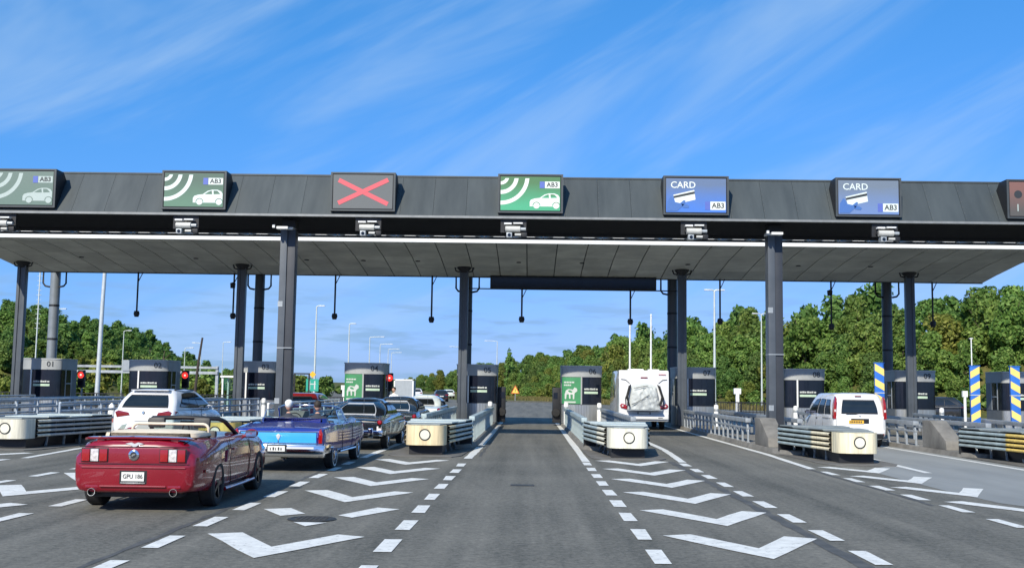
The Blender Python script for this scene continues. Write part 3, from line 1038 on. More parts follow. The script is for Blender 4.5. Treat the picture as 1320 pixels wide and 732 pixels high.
# --- lane signs
def sign_mats():
    def grad(name, top, bot, e):
        m = bpy.data.materials.new(name); m.use_nodes = True
        t = m.node_tree; b = t.nodes['Principled BSDF']
        c = t.nodes.new('ShaderNodeTexCoord'); s_ = t.nodes.new('ShaderNodeSeparateXYZ')
        t.links.new(c.outputs['Generated'], s_.inputs[0])
        nz_ = t.nodes.new('ShaderNodeTexNoise'); nz_.inputs['Scale'].default_value = 3
        t.links.new(c.outputs['Generated'], nz_.inputs['Vector'])
        a = t.nodes.new('ShaderNodeMath'); a.operation = 'MULTIPLY_ADD'; a.inputs[1].default_value = .25
        t.links.new(nz_.outputs[0], a.inputs[0]); t.links.new(s_.outputs[2], a.inputs[2])
        r_ = t.nodes.new('ShaderNodeValToRGB')
        r_.color_ramp.elements[0].position = .25; r_.color_ramp.elements[0].color = (*bot, 1)
        r_.color_ramp.elements[1].position = .95; r_.color_ramp.elements[1].color = (*top, 1)
        t.links.new(a.outputs[0], r_.inputs[0])
        # the LED matrix: fine dark grid between the pixels
        w1 = t.nodes.new('ShaderNodeTexWave'); w1.inputs['Scale'].default_value = 26; w1.bands_direction = 'X'
        w2 = t.nodes.new('ShaderNodeTexWave'); w2.inputs['Scale'].default_value = 26; w2.bands_direction = 'Z'
        for w in (w1, w2):
            t.links.new(c.outputs['Object'], w.inputs['Vector'])
        mul = t.nodes.new('ShaderNodeMath'); mul.operation = 'MULTIPLY'
        t.links.new(w1.outputs['Fac'], mul.inputs[0]); t.links.new(w2.outputs['Fac'], mul.inputs[1])
        mr = t.nodes.new('ShaderNodeMapRange'); mr.inputs[3].default_value = .8; mr.inputs[4].default_value = 1.1
        t.links.new(mul.outputs[0], mr.inputs[0])
        mm = t.nodes.new('ShaderNodeMix'); mm.data_type = 'RGBA'; mm.blend_type = 'MULTIPLY'; mm.inputs['Factor'].default_value = 1
        t.links.new(r_.outputs[0], mm.inputs['A']); t.links.new(mr.outputs[0], mm.inputs['B'])
        t.links.new(mm.outputs['Result'], b.inputs['Base Color'])
        t.links.new(mm.outputs['Result'], b.inputs['Emission Color'])
        b.inputs['Emission Strength'].default_value = e
        b.inputs['Roughness'].default_value = .5
        return m
    return {'faded green': grad('faded green display', (.13, .19, .165), (.12, .19, .16), .15), 'green': grad('green display', (.07, .125, .095), (.095, .20, .135), .18),
            'bright green': grad('bright green display', (.055, .15, .06), (.05, .32, .17), .45), 'grey': grad('grey display', (.105, .12, .125), (.115, .125, .13), .15),
            'blue': grad('blue display', (.10, .15, .26), (.05, .16, .52), .4), 'pale blue': grad('pale blue display', (.14, .18, .24), (.13, .21, .42), .3),
            'dark red': grad('dull red display', (.20, .10, .085), (.09, .085, .08), .2)}
SM = sign_mats()
def led(name, c, e):
    return mat(name, c, .5, 0, .05, 30, emit=c, estr=e)
LEDW = led('white display pixels', (.62, .66, .62), .22)
LEDW2 = led('dim white display pixels', (.36, .43, .41), .15)
LEDW3 = led('half bright white display pixels', (.55, .62, .60), .25)
LEDK = mat('unlit display pixels', (.03, .035, .04), .5)
LEDR = led('red display pixels', (.55, .08, .10), .28)
LEDH = led('deep blue display pixels', (.05, .13, .36), .2)
LEDB = led('blue display pixels', (.08, .12, .40), .2)
SW, SH = 2.12, 1.28
def arc(mb, cx, cz, r0, r1, a0, a1, y, xlo, n=14):
    vs = []
    for i in range(n + 1):
        a = a0 + (a1 - a0) * i / n
        for r_ in (r0, r1):
            vs.append((max(xlo, cx + r_ * math.cos(a)), y, min(.5, cz + r_ * math.sin(a))))
    mb.add(vs, [(2 * i, 2 * i + 1, 2 * i + 3, 2 * i + 2) for i in range(n)])
def poly(mb, pts, y):
    mb.add([(x, y, z) for x, z in pts], [tuple(range(len(pts)))])
def sign(x, kind, scr, label, w):
    """kind: tag / cross / card / text. w = pixel material for the white symbols."""
    o = thing('lane_sign', label, 'sign', (x, 34.98, 8.12), 0, 'lane signs on the gantry')
    hw, hh = SW / 2, SH / 2
    MB().add([(-hw, -.04, -hh), (hw, -.04, -hh), (hw, -.04, hh), (-hw, -.04, hh), (-hw, .08, -hh), (hw, .08, -hh), (hw, .88, hh * .45), (hw, .50, hh), (-hw, .50, hh), (-hw, .88, hh * .45)],
             [(0, 3, 2, 1), (0, 1, 5, 4), (1, 2, 7, 6, 5), (0, 4, 9, 8, 3), (3, 8, 7, 2), (4, 5, 6, 9), (9, 6, 7, 8)]).build('housing', DARK, o, bevel=.012)
    fr = MB()
    for a in ((-hw, hw, hh - .05, hh), (-hw, hw, -hh, -hh + .05)):
        fr.box(a[0], a[1], -.065, -.04, a[2], a[3])
    for a in ((-hw, -hw + .06), (hw - .06, hw)):
        fr.box(a[0], a[1], -.065, -.04, -hh + .05, hh - .05)
    fr.build('frame', mat('sign frame grey', (.06, .07, .075), .5, .2, .1), o)
    sx, sz = hw - .09, hh - .085
    s_ = MB().box(-sx, sx, -.052, -.042, -sz, sz).build('screen', SM[scr], o)
    y = -.056
    if kind == 'tag':
        a = MB()
        for r0, r1 in ((.16, .27), (.45, .58), (.80, .93)):
            arc(a, -sx, sz, r0, r1, -math.pi / 2, 0, y, -sx)
        for i, v in enumerate(a.v):
            a.v[i] = (v[0], v[1], max(-sz, min(sz, v[2])))
        a.build('wave_symbol', w, s_)
        c = MB()
        body = [(-.02, -.42), (-.02, -.27), (.02, -.20), (.14, -.16), (.30, -.14), (.46, -.03), (.60, .01), (.78, .01), (.90, -.04), (.95, -.12), (.95, -.42)]
        poly(c, body, y)
        c.build('car_symbol', w, s_)
        for q in ([(.36, -.14), (.48, -.06), (.59, -.02), (.61, -.14)], [(.66, -.14), (.65, -.02), (.78, -.025), (.88, -.13)]):
            c = MB()
            poly(c, q, y - .004)
            c.build('car_window_symbol', SM[scr], s_)
        for cx in (.20, .84):
            c = MB()
            arc(c, cx, -.40, .105, .13, 0, math.pi, y - .004, -9, 12)
            c.build('wheel_arch_symbol', SM[scr], s_)
        for cx in (.20, .84):
            MB().lathe([(0, 0), (.10, 0)], (cx, y - .006, -.395), 'y', 18).build('wheel_symbol', w, s_)
        MB().box(.47, .95, y - .002, y, .18, .40).build('plate_symbol', w, s_)
        MB().box(.30, .46, y - .002, y, .18, .40).build('plate_band', LEDB, s_)
        text('AB3', .205, LEDK, s_, (.71, y - .006, .29), FACE, sx=1.05, bold=.004)
    elif kind == 'cross':
        c = MB()
        for sgn in (-1, 1):
            a, bq = Vector((-.80, 0, -.38 * sgn)), Vector((.82, 0, .40 * sgn))
            d = (bq - a).normalized(); n_ = Vector((-d.z, 0, d.x)) * .072
            c.add([(q.x, y - .002 * (sgn + 1), q.z) for q in (a + n_, a - n_, bq - n_, bq + n_)], [(0, 1, 2, 3)])
        c.build('red_cross_symbol', LEDR, s_)
    elif kind == 'card':
        text('CARD', .30, w, s_, (-.42, y - .004, .33), FACE, sx=1.0, bold=.003)
        c = MB(); poly(c, [(-.74, .01), (-.06, .18), (-.02, -.14), (-.66, -.30)], y - .002)
        c.build('card_symbol', w, s_)
        c = MB(); poly(c, [(-.735, -.03), (-.053, .13), (-.045, .05), (-.72, -.10)], y - .005)
        c.build('card_stripe', LEDK, s_)
        c = MB(); poly(c, [(-.95, -.52), (-.93, -.22), (-.82, -.04), (-.76, -.08), (-.70, -.22), (-.52, -.26), (-.40, -.16), (-.34, -.18), (-.40, -.32), (-.62, -.52)], y - .007)
        c.build('hand_symbol', LEDH, s_)
        c = MB(); poly(c, [(-.48, -.28), (-.30, -.30), (-.22, -.36), (-.26, -.42), (-.44, -.40)], y - .007)
        c.build('finger_symbol', LEDH, s_)
        MB().box(.46, .95, y - .002, y, -.47, -.20).build('plate_symbol', w, s_)
        MB().box(.29, .45, y - .002, y, -.47, -.20).build('plate_band', LEDB, s_)
        text('AB3', .235, LEDK, s_, (.71, y - .006, -.335), FACE, sx=1.0, bold=.004)
    else:
        for cx, cz in ((-.7, .15), (-.35, .15)):
            MB().lathe([(0, 0), (.13, 0)], (cx, y, cz), 'y', 16).build('lamp_symbol', LEDK, s_)
        text('I', .34, LEDW2, s_, (-.72, y - .004, -.30), FACE)
    return o
sign(-16.70, 'tag', 'faded green', 'faded green lane sign with waves and car, above booth 01', LEDW2)
sign(-11.08, 'tag', 'green', 'dull green lane sign with waves and car, beside the red cross sign', LEDW3)
sign(-5.53, 'cross', 'grey', 'grey lane sign showing a red cross, above the queue of old cars', LEDR)
sign(-0.06, 'tag', 'bright green', 'bright green lane sign with waves and car, over the empty lane', LEDW)
sign(5.32, 'card', 'blue', 'bright blue card lane sign above the motorhome lane', LEDW)
sign(10.89, 'card', 'pale blue', 'washed out pale blue card lane sign above the white van lane', LEDW3)
sign(16.40, 'text', 'dark red', 'lane sign with dull red screen at the far end of the gantry', LEDW2)

# --- camera clusters under the gantry
CAMW = mat('off white camera housing', (.50, .50, .47), .4, 0, .12, 5)
def toll_camera(x, where):
    o = thing('toll_camera', 'white camera cluster under the gantry ' + where, 'camera', (x, 35.0, 7.32), 0, 'camera clusters under the gantry')
    MB().box(-.42, .42, .10, .20, -.46, .02).box(-.30, -.24, -.04, .12, -.40, -.34).box(.22, .28, -.04, .12, -.40, -.34).build('bracket', DARK, o)
    MB().cyl((-.26, -.05, -.37), (.22, -.05, -.37), .10, 14).build('flash_tube', CAMW, o, 40)
    MB().cyl((.22, -.05, -.37), (.40, -.05, -.37), .06, 10).build('tube_cap', STEEL, o, 40)
    h = MB().box(-.22, -.04, -.20, .08, -.66, -.50).build('camera_housing', STEEL, o, bevel=.012)
    MB().lathe([(0, -.02), (.05, -.02), (.055, .0)], (-.13, -.20, -.58), 'y', 12).build('lens', BLACKGLASS, h)
    MB().cyl((.05, -.1, -.56), (.25, -.1, -.56), .045, 10).build('infrared_lamp', CAMW, o, 40)
    MB().box(-.30, -.06, -.12, .05, -.22, -.17).box(.0, .30, -.12, .05, -.20, -.16).build('sun_shield', WHITE, o)
    MB().box(.26, .44, -.06, .10, -.62, -.48).build('terminal_box', DARK, o, bevel=.01)
for x, w in ((-17.4, 'below the faded green sign'), (-11.35, 'below the dull green sign'), (-5.35, 'below the red cross sign'), (-.6, 'below the bright green sign'),
             (5.27, 'below the bright blue card sign'), (11.45, 'below the pale blue card sign')):
    toll_camera(x, w)

# ================================================================== ISLANDS, BOOTHS, CRASH CUSHIONS, RAILS
CREAM = {k: mat('cream cushion sheet ' + k, c, .55, 0, .26, 1.6, .1, 8, stretch=(7, 7, .45)) for k, c in
         {'yellow': (.70, .58, .36), 'pale': (.72, .70, .58), 'beige': (.73, .66, .47), 'worn': (.64, .61, .50), 'mustard': (.68, .50, .14)}.items()}
COVER = mat('pale cushion cover', (.55, .62, .60), .5, .1, .18, 1.5)
COVER_D = mat('dirty cushion cover', (.24, .27, .27), .6, .1, .3, 1.2)
ISL = {}   # name: (nose x, mid x, nose y)
ISL['05'] = (-2.76, -2.62, 28.9)
ISL['06'] = (2.62, 2.55, 28.8)
ISL['07'] = (8.40, 8.15, 28.0)
ISL['08'] = (13.6, 13.5, 28.0)
ISL['09'] = (16.6, 18.9, 28.0)
ISL['10'] = (24.1, 24.1, 28.0)
ISL['04'] = (-8.25, -8.2, 28.6)
ISL['03'] = (-13.95, -13.6, 28.9)
ISL['02'] = (-18.95, -18.95, 29.0)
ISL['01'] = (-24.3, -24.3, 29.0)
def isl_x(k, y):
    n, m, yn = ISL[k]
    return n + (m - n) * sstep(yn, 36 if k != '09' else 53, y)
def kerb_island(k):
    n, m, yn = ISL[k]
    ys_ = [yn + 3.5, yn + 3.7, yn + 4.2, yn + 5, 36, 40, 46, 52, 58, 62]
    hw = [.55, .80, .95, 1, 1, 1, 1, 1, 1, 1]
    lo = [(isl_x(k, y) - w, y) for y, w in zip(ys_, hw)]
    ro = [(isl_x(k, y) + w, y) for y, w in zip(ys_, hw)]
    pts = lo + ro[::-1]
    n_ = len(pts)
    cxx = sum(p[0] for p in pts) / n_
    top = []
    for x, y in pts:
        s_ = 1 if x > isl_x(k, y) else -1
        top.append((x - s_ * .05, y + (.05 if y < yn + .2 else 0)))
    mb = MB().add([(x, y, 0) for x, y in pts] + [(x, y, .13) for x, y in top], [tuple(range(n_, 2 * n_))] + [(i, (i + 1) % n_, n_ + (i + 1) % n_, n_ + i) for i in range(n_)])
    o = struct(mb.build('kerb_island', CONC))
    a = [(n - .75, yn - .45), (n + .75, yn - .45), (n + .98, yn + .1), (n + 1.02, yn + 1.5), (isl_x(k, yn + 4) + 1.02, yn + 4), (isl_x(k, yn + 4) - 1.02, yn + 4), (n - 1.02, yn + 1.5), (n - .98, yn + .1)]
    MB().prism(a, 'z', .002, .022).build('cushion_pad', mat('dirty pad concrete', (.13, .125, .115), .85, 0, .3, 2, .3, 30), o, bevel=.008)
    return o
for k in ISL:
    kerb_island(k)

WB = [(-.02, -.052), (.015, -.050), (.040, -.030), (.048, 0), (.040, .030), (.015, .050), (-.02, .052)]   # W-beam (out, z)
def cushion(k, cream, cover, label, rails=None, fwd=1.2):
    n, m, yn = ISL[k]
    o = thing('crash_cushion', label, 'crash cushion', (n, yn, 0), 0, 'crash cushions at the island noses')
    hw = .53
    FL = .42
    z0, z1 = .28, .80
    back = 4.3
    dx = isl_x(k, yn + back) - n
    # curved nose sheet
    nose = []
    for i in range(17):
        a = math.pi * (i / 16)
        x = -math.cos(a)
        nose.append((math.copysign(abs(x) ** .6, x) * hw if abs(x) > 1e-6 else 0.0, .42 - .42 * math.sin(a) ** .7))
    nose = [(-hw - .01, .62)] + nose + [(hw + .01, .62)]
    mb = MB()
    k_ = len(nose)
    mb.add([(x, y, z0) for x, y in nose] + [(x, y, z1) for x, y in nose], [(i, i + 1, k_ + i + 1, k_ + i) for i in range(k_ - 1)])
    mb.add([(x, y + .012 if abs(x) < .4 else y, z1 + .001) for x, y in nose], [tuple(range(k_))])
    ns = mb.build('nose_cover', CREAM[cream], o, 50)
    MB().lathe([(.125, 0), (.152, 0), (.152, -.012), (.125, -.012)], (0, -.004, .56), 'y', 28).build('reflector_ring', DARK, ns)
    MB().lathe([(0, -.006), (.125, -.006)], (0, -.004, .56), 'y', 28).build('reflector', mat('reflector sheet', (.72, .70, .58), .35, 0, .06, 20), ns)
    # stacked W-beam rails on both sides
    for s_ in (-1, 1):
        for r_ in range(4):
            zc = z0 + .07 + r_ * .128
            def rail(a, b, m_, nm):
                vs = []
                for f in (a, b):
                    y = f
                    xx = (hw - .02 + FL * f / back) * s_ + dx * sstep(0, back, f)
                    for w, dz in WB:
                        vs.append((xx + s_ * w, y, zc + dz * .78))
                mb = MB(); kk = len(WB)
                mb.add(vs, [(i, i + 1, kk + i + 1, kk + i) for i in range(kk - 1)])
                mb.build(nm, m_, o, 25)
            rail(.60, .60 + fwd, CREAM[cream], 'painted_rail')
            rail(.60 + fwd, back, rails or STEEL_G, 'rail')
    # bays: diaphragm frames with feet
    for i in range(5):
        y = .75 + i * .85
        x_ = dx * sstep(0, back, y)
        w = hw - .08 + FL * y / back
        f_ = MB().box(x_ - w, x_ + w, y - .04, y + .04, z0 + .02, z1 - .03)
        f_.build('diaphragm', DARK, o)
        for s_ in (-.62 * w, .62 * w):
            MB().tube([(x_ + s_, y, .30), (x_ + s_, y - .05, .16), (x_ + s_ * 1.15, y - .22, .045)], .035, 6).build('foot', STEEL, o)
    # top covers
    for i in range(4):
        a, b_ = .10 + i * 1.05, .10 + i * 1.05 + 1.0
        xa, xb_ = dx * sstep(0, back, a), dx * sstep(0, back, b_)
        wa, wb = hw - .03 + FL * a / back - (.12 if i == 0 else 0), hw - .03 + FL * b_ / back
        za = z1 + .006 + (i % 2) * .02
        MB().add([(xa - wa, a, za), (xa + wa, a, za), (xb_ + wb, b_, za), (xb_ - wb, b_, za), (xa - wa, a, za + .03), (xa + wa, a, za + .03), (xb_ + wb, b_, za + .03), (xb_ - wb, b_, za + .03)],
                 [(0, 3, 2, 1), (4, 5, 6, 7), (0, 1, 5, 4), (1, 2, 6, 5), (2, 3, 7, 6), (3, 0, 4, 7)]).build('top_cover', COVER_D if (i == 0 and cover is COVER) else cover, o)
    MB().box(-.44, .44, .30, back - .4, .03, .27).build('skid_shade_box', DARK, o)  # skid enlarged to a black box for the shade under the cushion
    MB().box(dx - .93, dx + .93, back, back + .12, .03, .84).build('back_plate', DARK, o)
    return o
cushion('05', 'yellow', COVER, 'yellow cream crash cushion with ring mark beside the queue of classic cars', fwd=.9)
cushion('06', 'pale', COVER, 'pale cream crash cushion with ring mark in front of the motorhome')
cushion('07', 'beige', COVER_D, 'beige crash cushion with ring mark in front of the white van')
cushion('08', 'mustard', COVER_D, 'grey-railed crash cushion with yellow tip below the striped posts')
cushion('04', 'mustard', COVER, 'mustard yellow crash cushion behind the red convertible', fwd=1.7)
cushion('03', 'worn', COVER, 'long worn cream crash cushion left of the white car', rails=STEEL, fwd=.6)

def wedge(k, y0, s_):
    x = isl_x(k, y0)
    o = MB().prism([(y0, .13), (y0 + .25, .13), (y0 + 2.0, .13), (y0 + 2.0, .98), (y0 + 1.3, .98), (y0 + .05, .40)], 'x', x + s_ * .92 - .28 * s_ - .26, x + s_ * .92 - .28 * s_ + .26).build('concrete_wedge', CONC, None, bevel=.03)
    return tag(o, {'07': 'low grey concrete wedge at the foot of the tall column by the white van', '08': 'low grey concrete wedge left of the yellow tipped crash cushion', '04': 'low grey concrete wedge at the foot of the tall column by booth 03'}[k], 'barrier')
wedge('07', 33.6, -1)
wedge('08', 33.4, -1)
wedge('04', 34.2, 1)

# --- guard rails along the island edges
pm_g = MB().tube([(0, 0, .13), (0, .02, .5), (0, .16, .80)], .04, 6).box(-.05, .05, -.06, .06, .13, .16).mesh('bracket_post', STEEL)
def guard_rail(k, s_, y0, y1, label, m_=STEEL, plates=False):
    o = thing('guard_rail', label, 'guard rail', (isl_x(k, y0) + s_ * .86, y0, 0), 0, 'guard rails along the toll islands')
    L = y1 - y0
    dxx = isl_x(k, y1) - isl_x(k, y0)
    def bar(z, h, w, nm):
        MB().add([(-w, 0, z - h), (w, 0, z - h), (w, 0, z + h), (-w, 0, z + h), (dxx - w, L, z - h), (dxx + w, L, z - h), (dxx + w, L, z + h), (dxx - w, L, z + h)],
                 [(0, 1, 2, 3), (7, 6, 5, 4), (0, 4, 5, 1), (1, 5, 6, 2), (2, 6, 7, 3), (3, 7, 4, 0)]).build(nm, m_, o, bevel=.02)
    bar(.86, .07, .09, 'top_rail')
    if not plates:
        bar(.60, .035, .05, 'lower_rail')
    nn = int(L / .9)
    for i in range(nn + 1):
        f = i / nn
        if plates:
            MB().box(-.03, .03, -.11, .11, .13, .80).build('upright_plate', m_, o, loc=(dxx * f, L * f, 0))
        else:
            link('bracket_post', pm_g, o, (dxx * f, L * f, 0), (0, 0, 0))
    return o
guard_rail('05', 1, 34, 51.5, 'pale green plated guard rail left of the empty lane', STEEL_G, True)
guard_rail('05', -1, 36, 51.5, 'slatted guard rail beside the old light coloured car', STEEL_G, True)
guard_rail('06', -1, 34, 51.5, 'pale green plated guard rail right of the empty lane', STEEL_G, True)
guard_rail('06', 1, 36, 51.5, 'guard rail beside the parked motorhome', STEEL)
guard_rail('07', -1, 36.6, 51.5, 'grey bracketed guard rail right of the motorhome lane')
guard_rail('07', 1, 36.6, 51.5, 'grey guard rail left of the white van')
guard_rail('08', -1, 36, 51.5, 'grey bracketed guard rail right of the white van')
guard_rail('08', 1, 34.5, 51.5, 'grey guard rail behind the yellow tipped crash cushion')
guard_rail('09', -1, 34.5, 51.5, 'grey guard rail below the pair of striped posts')

def hand_rail(k, s_, y0, y1, label, m_=RAILTUBE):
    o = thing('hand_rail', label, 'railing', (isl_x(k, y0) + s_ * .8, y0, 0), 0, 'tube railings on the left islands')
    L = y1 - y0
    for z in (.62, .90, 1.16):
        MB().tube([(0, 0, z), (0, L, z)], .042, 8).build('rail', m_, o, 50)
    nn = max(1, int(L / 1.6))
    pmesh_ = MB().cyl((0, 0, .13), (0, 0, 1.16), .04, 8).mesh('post', m_, 50)
    for i in range(nn + 1):
        link('post', pmesh_, o, (0, L * i / nn, 0))
    return o
hand_rail('03', -1, 33.5, 51.5, 'blue grey tube railing behind the long worn crash cushion')
hand_rail('03', 1, 35, 51.5, 'blue grey tube railing left of the white car')
hand_rail('02', -1, 33.5, 51.5, 'blue grey tube railing in front of booth 01')
hand_rail('02', 1, 33.5, 51.5, 'blue grey tube railing in front of booth 02')
hand_rail('04', -1, 37.5, 51.5, 'white tube railing in front of booth 03', WHITE)
hand_rail('04', 1, 37.5, 51.5, 'tube railing behind the blue convertible')
hand_rail('01', 1, 34, 51.5, 'blue grey tube railing beside booth 01')

# --- toll booths
BAND = mat('booth grey band', (.36, .375, .375), .5, .3, .10, 2)
BGREEN = mat('green booth poster', (.045, .24, .10), .5, 0, .10, 2.0)
PRINTW = mat('white print', (.52, .55, .53), .5, 0, .08, 20)
PALEG = mat('pale green strip', (.48, .62, .48), .5, 0, .08, 8)
RIBS = mat('ribbed stainless', (.52, .54, .54), .30, .75, .12, 2, stretch=(3, 3, .4))
BWALL = mat('booth side sheet', (.14, .155, .17), .45, .3, .14, 1.5)
def booth_ring(n=18, w=1.0, d=.30):
    """Plan of the booth: curved front, straight sides."""
    pts = []
    for i in range(n + 1):
        a = math.pi * i / n
        pts.append((-w * math.cos(a), d - d * math.sin(a)))
    return pts
_bm = {}
def booth(num, x, poster=False, w=.98, boxy=False, terminal=0, label=None):
    o = thing('toll_booth', label, 'toll booth', (x, 53.6, .13), 0, 'toll booths across the plaza')
    d = .30
    L = 2.1
    front = booth_ring(20, w, d)
    plan = front + [(w, L), (-w, L)]
    def shell(mb, z0, z1, off=0.0):
        pl = [(px_ * (1 + off), py_ - off) for px_, py_ in plan]
        mb.prism(pl, 'z', z0, z1)
    key = ('b', w)
    if key not in _bm:
        a = MB(); shell(a, .95, 2.28)
        bnd = MB(); shell(bnd, 2.285, 2.78, .02)
        cap = MB(); shell(cap, 2.785, 2.84, .045)
        rib = MB()
        for i in range(len(front) - 1):
            (x0, y0), (x1, y1) = front[i], front[i + 1]
            for j in range(2):
                f0, f1 = j / 2 + .04, j / 2 + .44
                q = [(x0 + (x1 - x0) * f, y0 + (y1 - y0) * f) for f in (f0, f1)]
                rib.add([(q[0][0] * 1.02, q[0][1] - .02, .02), (q[1][0] * 1.02, q[1][1] - .02, .02), (q[1][0] * 1.02, q[1][1] - .02, .92), (q[0][0] * 1.02, q[0][1] - .02, .92)], [(0, 1, 2, 3)])
        ap = MB(); shell(ap, .0, .945, -.005)
        _bm[key] = (a.mesh('glazing', BLACKGLASS, 30), bnd.mesh('roof_band', BAND, 30), cap.mesh('roof_cap', mat('booth roof edge', (.42, .44, .45), .45, .2, .1), 30),
                    rib.mesh('apron_ribs', RIBS), ap.mesh('apron', BWALL, 30))
    for nm, me in zip(('glazing', 'roof_band', 'roof_cap', 'apron_ribs', 'apron'), _bm[key]):
        link(nm, me, o)
    def fx(s_):                       # point on the curved front for s in -1..1
        a = math.acos(max(-1, min(1, -s_)))
        return (-w * math.cos(a), d - d * math.sin(a)), math.atan2(d * math.cos(a), w * math.sin(a)) * 1.0
    def strip(s0, s1, z0, z1, m_, nm, off=.014, par=None, n=8):
        mb = MB()
        vs = []
        for i in range(n + 1):
            (px_, py_), _ = fx(s0 + (s1 - s0) * i / n)
            vs += [(px_ * (1 + off * .6), py_ - off, z0), (px_ * (1 + off * .6), py_ - off, z1)]
        mb.add(vs, [(2 * i, 2 * i + 2, 2 * i + 3, 2 * i + 1) for i in range(n)])
        return mb.build(nm, m_, par or o, 40)
    # mullion and side wall
    for s_ in ((-.42,) if not poster else (-.02,)):
        (px_, py_), _ = fx(s_)
        MB().box(px_ - .035, px_ + .035, py_ - .05, py_ + .03, .95, 2.28).build('mullion', WHITE if not poster else BAND, o)
    for s_ in (-1, 1):
        MB().box(s_ * w - .01 if s_ > 0 else -w - .012, s_ * w + .012 if s_ > 0 else -w + .01, 1.50, L - .02, .95, 2.28).build('side_wall', BWALL, o)
        MB().box(s_ * w - .015, s_ * w + .02, .72, .80, .95, 2.28).box(s_ * w - .015, s_ * w + .02, 1.4, 1.48, .95, 2.28).box(s_ * w - .015, s_ * w + .02, .80, 1.4, 1.58, 1.63).build('sliding_window_frame', STEEL, o)
    if poster:
        pz = strip(-.97, -.05, .97, 2.27, BGREEN, 'poster')
        for s0, s1, z in ((-.88, -.36, 2.02), (-.88, -.52, 1.88)):
            for q in range(4):
                strip(s0 + (s1 - s0) * q / 4, s0 + (s1 - s0) * (q + .86) / 4, z - .035, z + .035, PRINTW, 'printed_line', .02, pz, 2)
        strip(-.86, -.30, 1.02, 1.09, PRINTW, 'printed_line', .02, pz, 5)
        # white four-legged figure with a rider-like hump
        fig = MB()
        for q in ([(-.84, 1.42), (-.78, 1.62), (-.66, 1.70), (-.44, 1.66), (-.36, 1.78), (-.24, 1.72), (-.22, 1.60), (-.34, 1.50), (-.38, 1.40), (-.60, 1.44)],
                  [(-.84, 1.42), (-.74, 1.46), (-.76, 1.20), (-.83, 1.20)], [(-.64, 1.45), (-.56, 1.44), (-.55, 1.22), (-.62, 1.22)], [(-.44, 1.43), (-.36, 1.42), (-.37, 1.20), (-.44, 1.20)]):
            vs = []
            for s_, z in q:
                (px_, py_), _ = fx(s_)
                vs.append((px_ * 1.016, py_ - .022, z))
            fig.add(vs, [tuple(range(len(vs)))])
        fig.build('printed_figure', PRINTW, pz)
    s0, s1 = (-.30, .52) if not poster else (.12, .80)
    for q in range(7):
        strip(s0 + (s1 - s0) * q / 7, s0 + (s1 - s0) * (q + (.9 if q not in (2, 5) else .7)) / 7, 1.66, 1.73 + .012 * (q % 2), PRINTW, 'printed_line', .014, None, 2)
    strip(s0, s1, 1.47, 1.58, PALEG, 'pale_green_strip', .014)
    (px_, py_), an = fx(.52)
    text(num, .36, LEDK, o, (px_ * 1.03, py_ - .035, 2.55), (R(90), 0, -an * .9 if False else R(9)), sx=1.05, bold=.003, name='booth_number')
    # inside: desk edge, light wall seen through the side glass
    MB().box(-w * .8, w * .8, .45, .75, .98, 1.02).build('desk', STEEL, o)
    if terminal:
        tm = MB().box(terminal * (w + .03), terminal * (w + .42), .9, 2.0, .0, 1.75).build('payment_terminal', DARK, o, bevel=.06)
        MB().lathe([(0, -.07), (.19, -.06), (.22, 0), (.19, .06), (0, .07)], (terminal * (w + .26), .75, .52), 'y', 18).build('rubber_buffer', BLACKM, tm, 40)
        MB().box(terminal * (w + .28) - .1, terminal * (w + .28) + .1, .885, .897, 1.2, 1.5).build('terminal_screen', BLACKGLASS, tm)
    return o
LB = {'01': 'dark glazed toll booth numbered 01 with side window', '02': 'dark glazed toll booth numbered 02 behind the white car', '03': 'dark glazed toll booth numbered 03 by the tall column',
      '04': 'toll booth numbered 04 with green poster and white figure', '05': 'dark toll booth numbered 05 left of the empty lane', '06': 'toll booth numbered 06 with green poster beside the motorhome',
      '07': 'dark toll booth numbered 07 right of the motorhome', '08': 'toll booth numbered 08 behind the white van', '09': 'grey toll booth numbered 09 behind the canopy column at the right', '10': 'toll booth numbered 10 beside the paired striped posts'}
for k in ISL:
    booth(k, ISL[k][1], k in ('04', '06'), label=LB[k], terminal={'05': 1, '06': -1}.get(k, 0))

# white bollards at the booth corners
bolm = MB().lathe([(.11, 0), (.11, .98), (.09, 1.03), (0, 1.05)], (0, 0, 0), 'z', 14).mesh('bollard', WHITE, 40)
for x, y, w in ((3.35, 52.6, 'right of booth 06'), (1.75, 52.4, 'left of booth 06'), (8.95, 52.6, 'right of booth 07'), (12.75, 52.6, 'left of booth 08'), (14.3, 52.6, 'right of booth 08'),
                (-1.9, 52.6, 'right of booth 05'), (-12.85, 52.6, 'right of booth 03'), (-7.45, 52.6, 'right of booth 04'), (19.7, 52.6, 'right of booth 09'), (-18.2, 52.6, 'right of booth 02')):
    o = thing('bollard', 'white steel bollard ' + w, 'bollard', (x, y, .13), 0, 'white bollards beside the booths')
    link('post', bolm, o)
    MB().lathe([(.112, .72), (.116, .72), (.116, .84), (.112, .84)], (0, 0, 0), 'z', 14).build('grey_band', STEEL, o)

